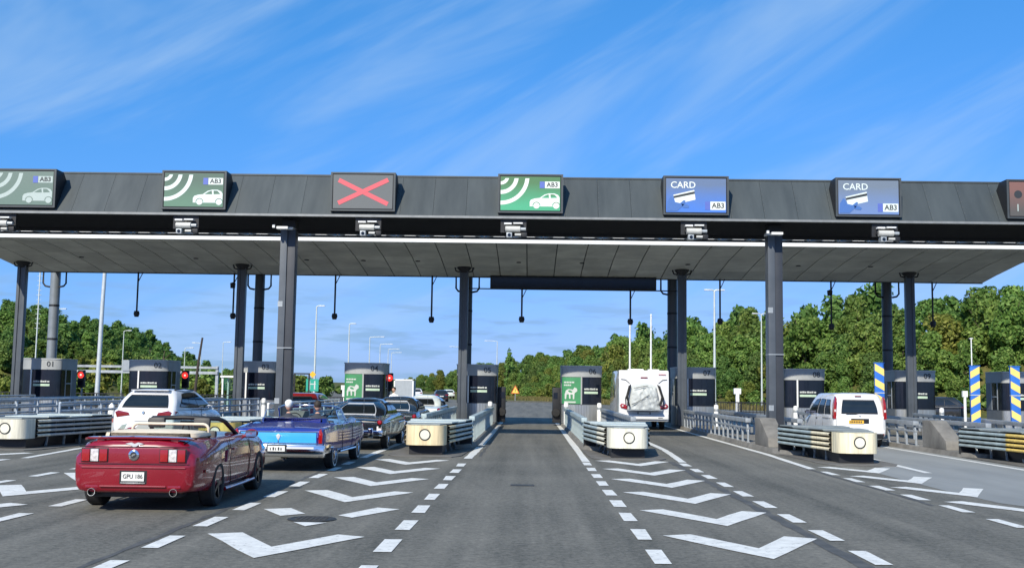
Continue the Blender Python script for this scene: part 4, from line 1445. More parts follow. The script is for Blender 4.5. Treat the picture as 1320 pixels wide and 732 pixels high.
# striped marker posts
SBLUE = mat('marker blue', (.03, .16, .60), .45, 0, .06, 4)
SYEL = mat('marker yellow', (.86, .66, .20), .45, 0, .06, 4)
def striped_post(x, y, s_, label, top=2.86, bot=.62):
    o = thing('striped_post', label, 'marker post', (x, y, .13), 0, 'blue and yellow marker posts')
    w = .17
    MB().box(-w, w, -.05, .05, bot, top - .13).build('board', SBLUE, o, bevel=.008)
    MB().cyl((0, .08, 0), (0, .08, bot + .3), .05, 8).build('stem', STEEL, o)
    n = 4
    H = top - .13 - bot
    for i in range(n):
        z = bot + H * (i + .32) / n
        MB().add([(-w, -.054, z - .10 * s_), (w, -.054, z + .10 * s_), (w, -.054, z + .10 * s_ + .26), (-w, -.054, z - .10 * s_ + .26)], [(0, 1, 2, 3)]).build('yellow_stripe', SYEL, o)
    MB().box(-w - .01, w + .01, -.06, .06, bot + H * .5 - .015, bot + H * .5 + .015).build('joint_strip', PRINTW, o)
    MB().box(-w - .02, w + .02, -.07, .07, top - .13, top - .10).build('cap', SBLUE, o)
    return o
striped_post(12.9, 40.5, -1, 'single blue and yellow striped post right behind the white van', 2.92)
striped_post(16.4, 40.5, 1, 'blue and yellow striped post with rising stripes, paired beside a railing')
striped_post(17.87, 40.5, -1, 'blue and yellow striped post with falling stripes in front of booth 10')
wp = thing('white_post', 'slim white post beside the rising striped marker', 'post', (15.95, 40.3, .13))
MB().cyl((0, 0, 0), (0, 0, 1.75), .05, 8).build('shaft', WHITE, wp)
MB().box(-.09, .09, -.05, .05, 1.6, 1.82).build('head', WHITE, wp)

# red lane signals
REDL = mat('lit red lens', (.7, .02, .02), .3, emit=(1, .05, .04), estr=1.0)
REDC = mat('red core', (.9, .2, .18), .3, emit=(1, .35, .3), estr=2.5)
def signal(x, y, z, label, lit=True):
    o = thing('lane_signal', label, 'traffic light', (x, y, .0), 0, 'red lane signals beside the booths')
    MB().cyl((0, .1, 0), (0, .1, z - .2), .05, 8).build('post', STEEL, o)
    MB().box(-.17, .17, -.10, .12, z - .62, z + .30).build('housing', DARK, o, bevel=.03)
    MB().lathe([(0, -.022), (.05, -.022)], (0, -.10, z + .05), 'y', 16).build('lens_core', REDC, o)
    MB().lathe([(.05, -.020), (.15, -.008), (.17, 0)], (0, -.10, z + .05), 'y', 20).build('lens', REDL, o)
    MB().lathe([(.20, -.16), (.20, 0)], (0, -.10, z + .05), 'y', 14, R(0), R(180)).build('visor', DARK, o)
    MB().lathe([(0, -.01), (.12, -.01)], (0, -.10, z - .38), 'y', 14).build('dark_lens', BLACKGLASS, o)
signal(-23.6, 57, 2.15, 'lit red lane signal right of booth 01')
signal(-18.1, 57, 2.2, 'lit red lane signal right of booth 02')
signal(-7.15, 55.5, 2.2, 'lit red lane signal right of booth 04')

# ================================================================== VEHICLES
def car_paint(name, c, flake=0.0, rough=.32):
    return mat(name, c, rough, flake, .05, 3, coat=1.0)
RUBBER = mat('tyre rubber', (.018, .018, .019), .8, 0, .3, 12, .2, 60)
RIMK = mat('black alloy', (.025, .025, .027), .3, .6, .1)
RIMS = mat('silver alloy', (.5, .51, .52), .25, .9, .1)
TAIL = mat('red lamp lens', (.30, .006, .010), .12, 0, .1, 6, coat=.8)
TAILD = mat('dark red lamp lens', (.20, .006, .010), .10, 0, .1, 6, coat=.8)
LENSW = mat('clear lamp lens', (.62, .58, .57), .15, 0, .45, 28, coat=.8)
BEIGE = mat('beige soft top cloth', (.72, .62, .47), .85, 0, .1, 6, .2, 60)
INTER = mat('black leather', (.02, .02, .022), .5, 0, .2, 8)
SKIN = mat('skin', (.52, .30, .21), .55, 0, .08, 8)
BRIGHT = mat('polished trim', (.70, .71, .71), .25, .35, .05)
SEAM = mat('panel gap', (.006, .005, .005), .9)
PLATE = mat('number plate white', (.72, .72, .68), .4, 0, .04, 9)
PLATEY = mat('number plate yellow', (.80, .46, .05), .4, 0, .04, 9)
CHAR = mat('plate characters', (.02, .02, .03), .5)

def crom(p0, p1, p2, p3, t):
    return .5 * (2 * p1 + (p2 - p0) * t + (2 * p0 - 5 * p1 + 4 * p2 - p3) * t * t + (3 * p1 - p0 - 3 * p2 + p3) * t ** 3)
def loft_body(stations, name, m, parent, sub=4):
    """stations: (y, half width, z bottom, z belly, z shoulder, z top, shoulder factor, crown)."""
    S = np.array(stations, float)
    rows = []
    for i in range(len(S) - 1):
        p0, p1, p2, p3 = S[max(i - 1, 0)], S[i], S[i + 1], S[min(i + 2, len(S) - 1)]
        for k in range(sub):
            r_ = crom(p0, p1, p2, p3, k / sub)
            lo, hi = np.minimum(p1, p2), np.maximum(p1, p2)
            rows.append(np.minimum(np.maximum(r_, lo), hi))
    rows.append(S[-1])
    vs = []
    for y, hw, zb, zm, zs, zt, sh, cr_ in rows:
        h = [(0, zb), (hw * .78, zb), (hw * .92, zb + .03), (hw * .975, zb + .10), (hw * .995, (zb + zm) / 2 + .03), (hw, zm), (hw * .993, zm + (zs - zm) * .55),
             (hw * (.5 + sh / 2) * .995, zs - .05), (hw * sh, zs - .008), (hw * sh - .035, zs + (zt - zs) * .45), (hw * sh * .80, zs + (zt - zs) * .88), (hw * sh * .45, zt + cr_ * .7), (0, zt + cr_)]
        vs += [(x, y, z) for x, z in h] + [(-x, y, z) for x, z in h[-2:0:-1]]
    n = 24
    k = len(rows)
    mb = MB()
    mb.add(vs, [(i * n + j, i * n + (j + 1) % n, (i + 1) * n + (j + 1) % n, (i + 1) * n + j) for i in range(k - 1) for j in range(n)]
           + [tuple(range(n - 1, -1, -1)), tuple(range((k - 1) * n, k * n))])
    return mb.build(name, m, parent, 34)
def arch_cut(body, axles, r, hw, inner=.30):
    cs = []
    for y, z in axles:
        for s_ in (-1, 1):
            a, b_ = (hw - inner, hw + .2) if s_ > 0 else (-hw - .2, -hw + inner)
            cs.append(MB().cyl((a, y, z), (b_, y, z), r, 28).build('cut', SEAM))
    return cs
def wheel(parent, x, y, r, w, rim, style='spoke', white=False):
    s_ = 1 if x > 0 else -1
    k = ('w', r, w, rim.name, style, white)
    if k not in _bm:
        ri = r * .68
        ty = MB().lathe([(ri, -w / 2 + .01), (ri + .02, -w / 2), (r * .93, -w / 2 + .005), (r, -w / 2 + .035), (r, w / 2 - .035), (r * .93, w / 2 - .005), (ri + .02, w / 2), (ri, w / 2 - .01)], (0, 0, 0), 'x', 30)
        rm = MB().lathe([(ri, -w / 2 + .02), (ri, w / 2 - .012), (ri * .93, w / 2 - .012), (ri * .90, w / 2 - .06)], (0, 0, 0), 'x', 30)
        rm.lathe([(0, w / 2 - .10), (ri * .92, w / 2 - .10)], (0, 0, 0), 'x', 24)
        n = 5 if style == 'spoke' else 10
        for i in range(n):
            a = 2 * math.pi * i / n
            c, sn = math.cos(a), math.sin(a)
            hw_ = ri * (.13 if style == 'spoke' else .05)
            q = [(w / 2 - .045, c * rr - sn * t_, sn * rr + c * t_) for rr, t_ in ((ri * .12, -hw_), (ri * .94, -hw_ * .8), (ri * .94, hw_ * .8), (ri * .12, hw_))]
            q2 = [(w / 2 - .015, c * rr - sn * t_, sn * rr + c * t_) for rr, t_ in ((ri * .12, -hw_), (ri * .94, -hw_ * .8), (ri * .94, hw_ * .8), (ri * .12, hw_))]
            rm.add(q + q2, [(4, 5, 6, 7), (0, 4, 7, 3), (1, 2, 6, 5), (0, 1, 5, 4), (2, 3, 7, 6)])
        rm.lathe([(ri * .2, w / 2 - .05), (ri * .2, w / 2 - .012), (0, w / 2 - .005)], (0, 0, 0), 'x', 14)
        ww = MB().lathe([(ri + .03, w / 2 + .002), (ri + .065, w / 2 + .002)], (0, 0, 0), 'x', 30).mesh('white_wall', WHITE)
        _bm[k] = (ty.mesh('wheel', RUBBER, 35), rm.mesh('rim', rim, 35), ww)
    o = link('wheel', _bm[k][0], parent, (x, y, r), (0, 0, 0 if s_ > 0 else math.pi))
    link('rim', _bm[k][1], o)
    if white:
        link('white_wall', _bm[k][2], o)
    return o
def plate(parent, x, y, z, w, h, s, m=PLATE, size=None):
    p = MB().box(-w / 2, w / 2, -.012, 0, -h / 2, h / 2).build('number_plate', m, parent, loc=(x, y, z))
    if s:
        text(s, size or h * .85, CHAR, p, (0, -.016, 0), FACE, 'plate_characters', sx=.88)
    return p

class Cab:
    """Rounded greenhouse; windows are patches laid on its surface."""
    def __init__(s, yr0, yf0, yr1, yf1, w0, w1, z0, z1, rc=.14, bow=.03, crown=.05):
        s.p = (yr0, yf0, yr1, yf1, w0, w1, z0, z1); s.rc = rc; s.bow = bow; s.crown = crown
    def lev(s, t):
        yr0, yf0, yr1, yf1, w0, w1, z0, z1 = s.p
        e = t
        sb = math.sin(math.pi * min(1, max(0, t))) * s.bow
        return yr0 + (yr1 - yr0) * e - sb, yf0 + (yf1 - yf0) * e + sb, w0 + (w1 - w0) * e + sb, z0 + (z1 - z0) * t
    def ring(s, t, inset=0, dz=0):
        yr, yf, w, z = s.lev(t)
        yr += inset; yf -= inset; w -= inset
        rc = max(.03, s.rc - inset * .3)
        pts = []
        for cx, cy, a0 in ((w - rc, yf - rc, 0), (-w + rc, yf - rc, 90), (-w + rc, yr + rc, 180), (w - rc, yr + rc, 270)):
            for i in range(6):
                a = R(a0 + 90 * i / 5)
                pts.append((cx + rc * math.cos(a), cy + rc * math.sin(a), z + dz))
        return pts
    def build(s, m, parent, name='roof_shell'):
        rings = [s.ring(t) for t in (0, .2, .4, .6, .8, .92)] + [s.ring(1, .0, -.012), s.ring(1, .03, .012), s.ring(1, .10, s.crown * .55), s.ring(1, .30, s.crown)]
        n = 24
        mb = MB()
        mb.add([p for r_ in rings for p in r_], [(i * n + j, i * n + (j + 1) % n, (i + 1) * n + (j + 1) % n, (i + 1) * n + j) for i in range(len(rings) - 1) for j in range(n)] + [tuple(range((len(rings) - 1) * n, len(rings) * n))])
        return mb.build(name, m, parent, 40)
    def pt(s, face, u, t):
        yr, yf, w, z = s.lev(t)
        if face == 'rear':
            return Vector((u * (w - s.rc), yr, z))
        if face == 'front':
            return Vector((u * (w - s.rc), yf, z))
        sg = 1 if face == 'right' else -1
        return Vector((sg * w, yr + s.rc * .6 + u * (yf - yr - 1.2 * s.rc), z))
    def window(s, face, quad, m, parent, trim=None, grow=.02, off=.020, name='window'):
        """quad in (u,t): lower-left, lower-right, upper-right, upper-left."""
        def patch(q, of):
            def fn(a, b_):
                u = (q[0][0] * (1 - a) + q[1][0] * a) * (1 - b_) + (q[3][0] * (1 - a) + q[2][0] * a) * b_
                t_ = (q[0][1] * (1 - a) + q[1][1] * a) * (1 - b_) + (q[3][1] * (1 - a) + q[2][1] * a) * b_
                p = s.pt(face, u, t_)
                du = s.pt(face, u + .01, t_) - p
                dt = s.pt(face, u, t_ + .01) - p
                n_ = du.cross(dt).normalized()
                out = {'rear': Vector((0, -1, 0)), 'front': Vector((0, 1, 0)), 'right': Vector((1, 0, 0)), 'left': Vector((-1, 0, 0))}[face]
                if n_.dot(out) < 0:
                    n_ = -n_
                return tuple(p + n_ * of)
            return MB().grid(fn, 8, 5)
        w = patch(quad, off).build(name, m, parent, 60)
        if trim:
            cu = sum(q[0] for q in quad) / 4; ct_ = sum(q[1] for q in quad) / 4
            q2 = []
            for u, t_ in quad:
                q2.append((u + math.copysign(grow, u - cu), t_ + math.copysign(grow * 2.2, t_ - ct_)))
            patch(q2, off - .008).build('window_trim', trim, w, 60)
        return w
def mirror(parent, x, y, z, m):
    s_ = 1 if x > 0 else -1
    o = MB().ball((0, 0, 0), .11, .06, .075, 12, 8).cyl((-s_ * .16, 0, -.05), (0, 0, -.03), .02, 6).build('door_mirror', m, parent, 50, loc=(x, y, z))
    MB().box(-.085, .085, -.058, -.052, -.05, .05).build('mirror_glass', CHROME, o)
    return o
def seam(parent, pts, nm='door_seam'):
    return MB().tube(pts, .006, 4).build(nm, SEAM, parent)
def seat(parent, x, y, z, m, w=.25, h=.62, head=True):
    o = MB().box(-w, w, -.06, .08, 0, h).build('seat', m, parent, bevel=.05, loc=(x, y, z), rot=(R(-8), 0, 0))
    if head:
        MB().box(-.13, .13, -.04, .06, h + .04, h + .20).build('headrest', m, o, bevel=.04)
    return o

def liner(parent, pts, z0, z1):
    n = len(pts)
    return MB().add([(x, y, z0) for x, y in pts] + [(x, y, z1) for x, y in pts], [(i, (i + 1) % n, n + (i + 1) % n, n + i) for i in range(n)]).build('cockpit_trim', INTER, parent)

# ------------------------------------------------ people
def skin_figure(name, label, joints, edges, m_cloth, loc, rz=0.0, head=None, hair=None, hair_m=None, skin_idx=()):
    """One continuous body grown from a skeleton; head and hair are its children."""
    me = bpy.data.meshes.new('body')
    me.from_pydata([j[0] for j in joints], edges, [])
    o = bpy.data.objects.new(name, me)
    COL.objects.link(o)
    md = o.modifiers.new('skin', 'SKIN')
    md.use_smooth_shade = True
    for v, j in zip(me.skin_vertices[0].data, joints):
        v.radius = j[1]
    me.skin_vertices[0].data[0].use_root = True
    o.modifiers.new('sub', 'SUBSURF').levels = 1
    bpy.context.view_layer.update()
    nm = bpy.data.meshes.new_from_object(o.evaluated_get(bpy.context.evaluated_depsgraph_get()))
    bpy.data.objects.remove(o)
    nm.materials.clear()
    nm.materials.append(m_cloth)
    nm.materials.append(SKIN)
    J = np.array([j[0] for j in joints])
    for p in nm.polygons:
        p.use_smooth = True
        d = np.linalg.norm(J - np.array(p.center), axis=1)
        if int(np.argmin(d)) in skin_idx:
            p.material_index = 1
    o = link(name, nm, None, loc, (0, 0, rz))
    tag(o, label, 'person')
    hc = head
    hd = MB().ball(hc, .078, .098, .118, 14, 10).ball((hc[0], hc[1] - 0 + .098, hc[2] - .01), .014, .02, .02, 6, 4).ball((hc[0] - .08, hc[1], hc[2] - .01), .012, .022, .03, 6, 4).ball((hc[0] + .08, hc[1], hc[2] - .01), .012, .022, .03, 6, 4)
    h_ = hd.build('head', SKIN, o, 60)
    MB().ball((hc[0], hc[1] - .018, hc[2] + .035), .089, .104, .105, 14, 8).build('hair', hair_m, h_, 60)
    if hair == 'cap':
        MB().ball((hc[0], hc[1] - .01, hc[2] + .06), .098, .115, .085, 14, 8).box(hc[0] - .075, hc[0] + .075, hc[1] + .06, hc[1] + .19, hc[2] + .055, hc[2] + .068).build('cap', WHITE, h_, 60)
    return o
WHAIR = mat('white hair', (.70, .68, .62), .7, 0, .1, 20)
DHAIR = mat('dark hair', (.03, .022, .016), .7, 0, .2, 20)
SHIRTW = mat('white shirt', (.72, .72, .70), .8, 0, .06, 6)
SHIRTD = mat('dark jacket', (.03, .035, .05), .8, 0, .2, 6)
def sitter(name, label, loc, shirt, hair, hair_m):
    """Seated driver or passenger, facing +Y, hip at the origin."""
    J = [((0, 0, 0), (.15, .12)), ((0, -.04, .22), (.15, .11)), ((0, -.05, .42), (.18, .11)), ((0, -.03, .53), (.075, .07)), ((0, -.01, .62), (.052, .052)),
         ((-.19, -.03, .45), (.07, .07)), ((-.25, .08, .22), (.05, .05)), ((-.17, .32, .26), (.04, .04)), ((-.14, .40, .28), (.035, .03)),
         ((.19, -.03, .45), (.07, .07)), ((.25, .08, .22), (.05, .05)), ((.17, .32, .26), (.04, .04)), ((.14, .40, .28), (.035, .03)),
         ((-.10, .22, .0), (.085, .08)), ((-.11, .46, .05), (.065, .06)), ((-.11, .52, -.15), (.05, .05)), ((.10, .22, .0), (.085, .08)), ((.11, .46, .05), (.065, .06)), ((.11, .52, -.15), (.05, .05))]
    E_ = [(0, 1), (1, 2), (2, 3), (3, 4), (2, 5), (5, 6), (6, 7), (7, 8), (2, 9), (9, 10), (10, 11), (11, 12), (0, 13), (13, 14), (14, 15), (0, 16), (16, 17), (17, 18)]
    return skin_figure(name, label, J, E_, shirt, loc, 0, (0, .0, .75), hair, hair_m, (4, 8, 12, 7, 11))
def stander(name, label, loc, rz, shirt, hair_m):
    J = [((0, 0, .95), (.14, .10)), ((0, 0, 1.18), (.15, .10)), ((0, 0, 1.38), (.18, .10)), ((0, .01, 1.48), (.07, .065)), ((0, .02, 1.56), (.05, .05)),
         ((-.20, 0, 1.40), (.06, .06)), ((-.26, .03, 1.12), (.045, .045)), ((-.22, .18, .92), (.036, .036)), ((-.20, .24, .86), (.03, .02)),
         ((.20, 0, 1.40), (.06, .06)), ((.27, .0, 1.12), (.045, .045)), ((.26, .10, .88), (.036, .036)), ((.26, .13, .80), (.03, .02)),
         ((-.09, 0, .88), (.09, .09)), ((-.10, .02, .48), (.062, .062)), ((-.10, -.02, .08), (.045, .045)), ((-.10, .12, .04), (.04, .035)),
         ((.09, 0, .88), (.09, .09)), ((.11, -.02, .48), (.062, .062)), ((.11, -.05, .08), (.045, .045)), ((.11, .09, .04), (.04, .035))]
    E_ = [(0, 1), (1, 2), (2, 3), (3, 4), (2, 5), (5, 6), (6, 7), (7, 8), (2, 9), (9, 10), (10, 11), (11, 12), (0, 13), (13, 14), (14, 15), (15, 16), (0, 17), (17, 18), (18, 19), (19, 20)]
    return skin_figure(name, label, J, E_, shirt, loc, rz, (0, .03, 1.67), None, hair_m, (4, 8, 12, 7, 11))

# ------------------------------------------------ red convertible
RED = car_paint('crimson car paint', (.225, .002, .013), .0, .26)
def red_convertible():
    o = thing('convertible_car', 'crimson convertible with open roof and beige top cover, rear spoiler', 'car', (-5.535, 15.3, 0), R(1.6))
    st = [(0.00, .735, .36, .60, .79, .91, .90, .015), (0.03, .785, .30, .62, .83, .955, .885, .018), (.11, .855, .27, .64, .87, .99, .885, .02), (.45, .925, .25, .64, .915, 1.015, .895, .02),
          (1.0, .945, .21, .62, .95, 1.02, .915, .02), (1.55, .93, .20, .58, .955, .995, .94, .012), (2.3, .925, .19, .57, .955, .985, .95, .012), (3.0, .925, .19, .57, .945, .99, .95, .025),
          (3.74, .935, .20, .58, .90, .965, .94, .03), (4.35, .90, .22, .56, .82, .885, .93, .03), (4.66, .83, .26, .52, .74, .80, .93, .02), (4.76, .70, .32, .50, .66, .72, .92, .01)]
    b_ = loft_body(st, 'body', RED, o, 5)
    cs = arch_cut(b_, ((1.02, .34), (3.74, .34)), .385, .945)
    cs.append(MB().prism([(-.66, 1.32), (.66, 1.32), (.70, 1.6), (.70, 2.85), (.62, 2.98), (-.62, 2.98), (-.70, 2.85), (-.70, 1.6)], 'z', .55, 1.4).build('cut', SEAM))
    boolean(b_, cs)
    MB().prism([(-.655, 1.33), (.655, 1.33), (.69, 1.6), (.69, 2.84), (.61, 2.97), (-.61, 2.97), (-.69, 2.84), (-.69, 1.6)], 'z', .54, .60).build('cockpit_floor', INTER, o)
    liner(o, [(-.655, 1.33), (.655, 1.33), (.69, 1.6), (.69, 2.84), (.61, 2.97), (-.61, 2.97), (-.69, 2.84), (-.69, 1.6)], .59, .975)
    MB().box(-.66, .66, 2.66, 2.95, .75, .96).build('dashboard', INTER, o, bevel=.05)
    for x in (-.36, .36):
        seat(o, x, 2.02, .52, INTER, .24, .55)
    MB().box(-.6, .6, 1.42, 1.62, .52, .98).build('rear_bench', INTER, o, bevel=.06)
    for x in (-1, 1):
        for y in (1.02, 3.74):
            wheel(o, x * .83, y, .338, .235, RIMK)
    # folded top under its beige cover
    loft_body([(.66, .60, .98, 1.00, 1.03, 1.035, .95, .005), (.74, .68, .98, 1.02, 1.065, 1.08, .92, .01), (1.05, .74, .98, 1.03, 1.09, 1.11, .90, .012), (1.34, .72, .96, 1.02, 1.07, 1.095, .92, .01), (1.44, .64, .93, .98, 1.03, 1.045, .94, .005)],
              'folded_top_cover', BEIGE, o, 3)
    # wind deflector: beige hoop with smoky mesh
    hp = []
    for a in np.linspace(0, math.pi / 2, 5):
        hp.append((-.50 - .09 * math.sin(a), 0, 1.09 + .09 * math.cos(a)))
    hoop = [(-.59, 1.66, .95)] + [(x, 1.66, z) for x, _, z in hp[::-1]] + [(-x, 1.66, z) for x, _, z in hp] + [(.59, 1.66, .95)]
    wd = MB().tube(hoop, .022, 8).build('wind_deflector', BEIGE, o, 50)
    MB().add([(-.57, 1.66, .95), (.57, 1.66, .95), (.57, 1.66, 1.09), (.5, 1.66, 1.16), (-.5, 1.66, 1.16), (-.57, 1.66, 1.09)], [(0, 1, 2, 3, 4, 5)]).build('mesh_screen', glass_mat('smoky screen', (.55, .56, .52), .03, .3), wd)
    # windscreen
    ws = MB().tube([(-.70, 3.02, .97), (-.61, 2.55, 1.20), (-.53, 2.44, 1.245), (0, 2.40, 1.26), (.53, 2.44, 1.245), (.61, 2.55, 1.20), (.70, 3.02, .97)], .035, 8).build('windscreen_frame', DARK, o, 50)
    MB().add([(-.69, 3.02, .98), (.69, 3.02, .98), (.57, 2.5, 1.22), (.3, 2.43, 1.245), (-.3, 2.43, 1.245), (-.57, 2.5, 1.22)], [(0, 1, 2, 3, 4, 5)]).build('windscreen', CLEAR, ws)
    MB().box(-.11, .11, 2.52, 2.55, 1.14, 1.20).build('rear_view_mirror', DARK, ws, bevel=.01)
    MB().add([(-.80, 1.35, .98), (-.80, 1.75, .985), (-.70, 1.72, 1.17), (-.69, 1.45, 1.16)], [(0, 1, 2, 3)]).build('quarter_glass', glass_mat('green tinted glass', (.62, .85, .76), .25), o)
    for s_ in (-1, 1):
        mirror(o, s_ * 1.00, 2.82, 1.0, RED)
        # door seams, sill, side scoop and handle
        seam(o, [(s_ * .90, 1.72, .965), (s_ * .94, 1.70, .75), (s_ * .937, 1.72, .45), (s_ * .925, 1.78, .30)])
        seam(o, [(s_ * .90, 3.02, .95), (s_ * .935, 3.05, .7), (s_ * .93, 3.04, .45), (s_ * .92, 3.0, .30)])
        seam(o, [(s_ * .925, 1.78, .30), (s_ * .922, 2.4, .29), (s_ * .92, 3.0, .30)])
        MB().box(-.012, .012, 0, .19, -.018, .018).build('door_handle', RED, o, bevel=.008, loc=(s_ * .942, 1.85, .80))
        MB().prism([(1.42, .62), (1.66, .66), (1.64, .82), (1.48, .80)], 'x', s_ * .925, s_ * .955).build('side_scoop', RED, o, bevel=.015)
        MB().tube([(s_ * .93, 1.42, .22), (s_ * .935, 2.4, .215), (s_ * .93, 3.35, .22)], .03, 8).build('sill', RED, o, 40)
    # tail: lamp panel, lamps in three segments, badge, plate, spoiler, exhausts
    MB().box(-.735, .735, -.008, .02, .685, .895).build('lamp_panel', RED, o, bevel=.012)
    for z in (.672, .912):
        seam(o, [(-.77, .018, z), (-.72, -.004, z), (.72, -.004, z), (.77, .018, z)], 'panel_gap')
    for s_ in (-1, 1):
        tl = MB().box(-.19, .19, -.006, .02, -.098, .098).build('tail_light', DARK, o, bevel=.012, loc=(s_ * .545, -.01, .795))
        for i, m_ in enumerate((TAIL, LENSW, TAIL)):
            MB().box(-.055, .055, -.022, -.004, -.085, .085).build('lamp_segment', m_, tl, bevel=.015, loc=((-.122, 0, .122)[i], 0, 0))
        MB().box(-.012, .006, -.06, .06, -.02, .02).build('side_reflector', TAILD, o, loc=(s_ * .925, .38, .56), rot=(0, 0, 0))
        ex = MB().lathe([(.052, .14), (.055, -.02), (.048, -.02), (.044, .12)], (s_ * .57, 0.0, .285), 'y', 18).build('exhaust_tip', CHROME, o, 40)
        MB().lathe([(0, .05), (.044, .05)], (s_ * .57, 0, .285), 'y', 16).build('exhaust_bore', SEAM, ex)
        MB().box(s_ * .57 - .10, s_ * .57 + .10, -.003, .08, .335, .385).build('exhaust_shroud', RED, o, bevel=.025)
    MB().tube([(-.46, -.012, .365), (.46, -.012, .365)], .012, 6).build('bumper_crease', RED, o)
    MB().tube([(-.79, .05, .628), (-.72, -.004, .624), (.72, -.004, .624), (.79, .05, .628)], .013, 6).build('bumper_ledge', RED, o)
    bd = MB().lathe([(0, -.028), (.055, -.028), (.075, -.018), (.078, 0)], (0, -.004, .80), 'y', 28).build('round_badge', CHROME, o, 40)
    MB().lathe([(0, -.031), (.045, -.031)], (0, -.004, .80), 'y', 20).build('badge_centre', mat('badge black', (.03, .03, .035), .3), bd)
    MB().prism([(-.030, .79), (-.01, .815), (.03, .82), (.02, .80), (.0, .795), (-.01, .78)], 'y', -.038, -.034).build('badge_emblem', CHROME, bd)
    MB().prism([(-.13, .955), (-.05, .975), (0, .955), (.05, .975), (.13, .955), (.06, .94), (.02, .915), (-.02, .915), (-.06, .94)], 'y', -.012, .04).build('sun_glint', BRIGHT, o)  # sun glint above the badge, modelled as a bright plate
    MB().box(-.19, .19, -.004, .02, .40, .585).build('plate_recess', DARK, o)
    plate(o, 0, -.012, .503, .315, .125, 'GPU 186', PLATE, .085)
    MB().box(-.17, .17, -.02, 0, .405, .425).build('plate_holder', CHROME, o)
    sp = MB().add([(-.77, .20, 1.02), (-.70, .10, 1.038), (0, .03, 1.05), (.70, .10, 1.038), (.77, .20, 1.02), (.69, .28, 1.042), (0, .24, 1.058), (-.69, .28, 1.042)], [(0, 1, 2, 3, 4, 5, 6, 7)])
    v0 = sp.v[:]
    sp = MB().add(v0 + [(x, y + .01, z - .028) for x, y, z in v0], [(0, 7, 6, 2, 1), (2, 6, 5, 4, 3), (8, 9, 10, 14, 15), (10, 11, 12, 13, 14)] + [(i, (i + 1) % 8, 8 + (i + 1) % 8, 8 + i) for i in range(8)])
    s_o = sp.build('rear_spoiler', RED, o, 30)
    for x in (-.52, .52):
        MB().box(x - .05, x + .05, .12, .22, .97, 1.02).build('spoiler_foot', RED, s_o)
    seam(o, [(-.66, .08, .96), (-.70, .66, 1.015), (.70, .66, 1.015), (.66, .08, .96)], 'boot_seam')
    MB().box(-.62, .62, .16, .5, .20, .28).build('rear_valance', DARK, o, bevel=.03)
    return o
red_convertible()

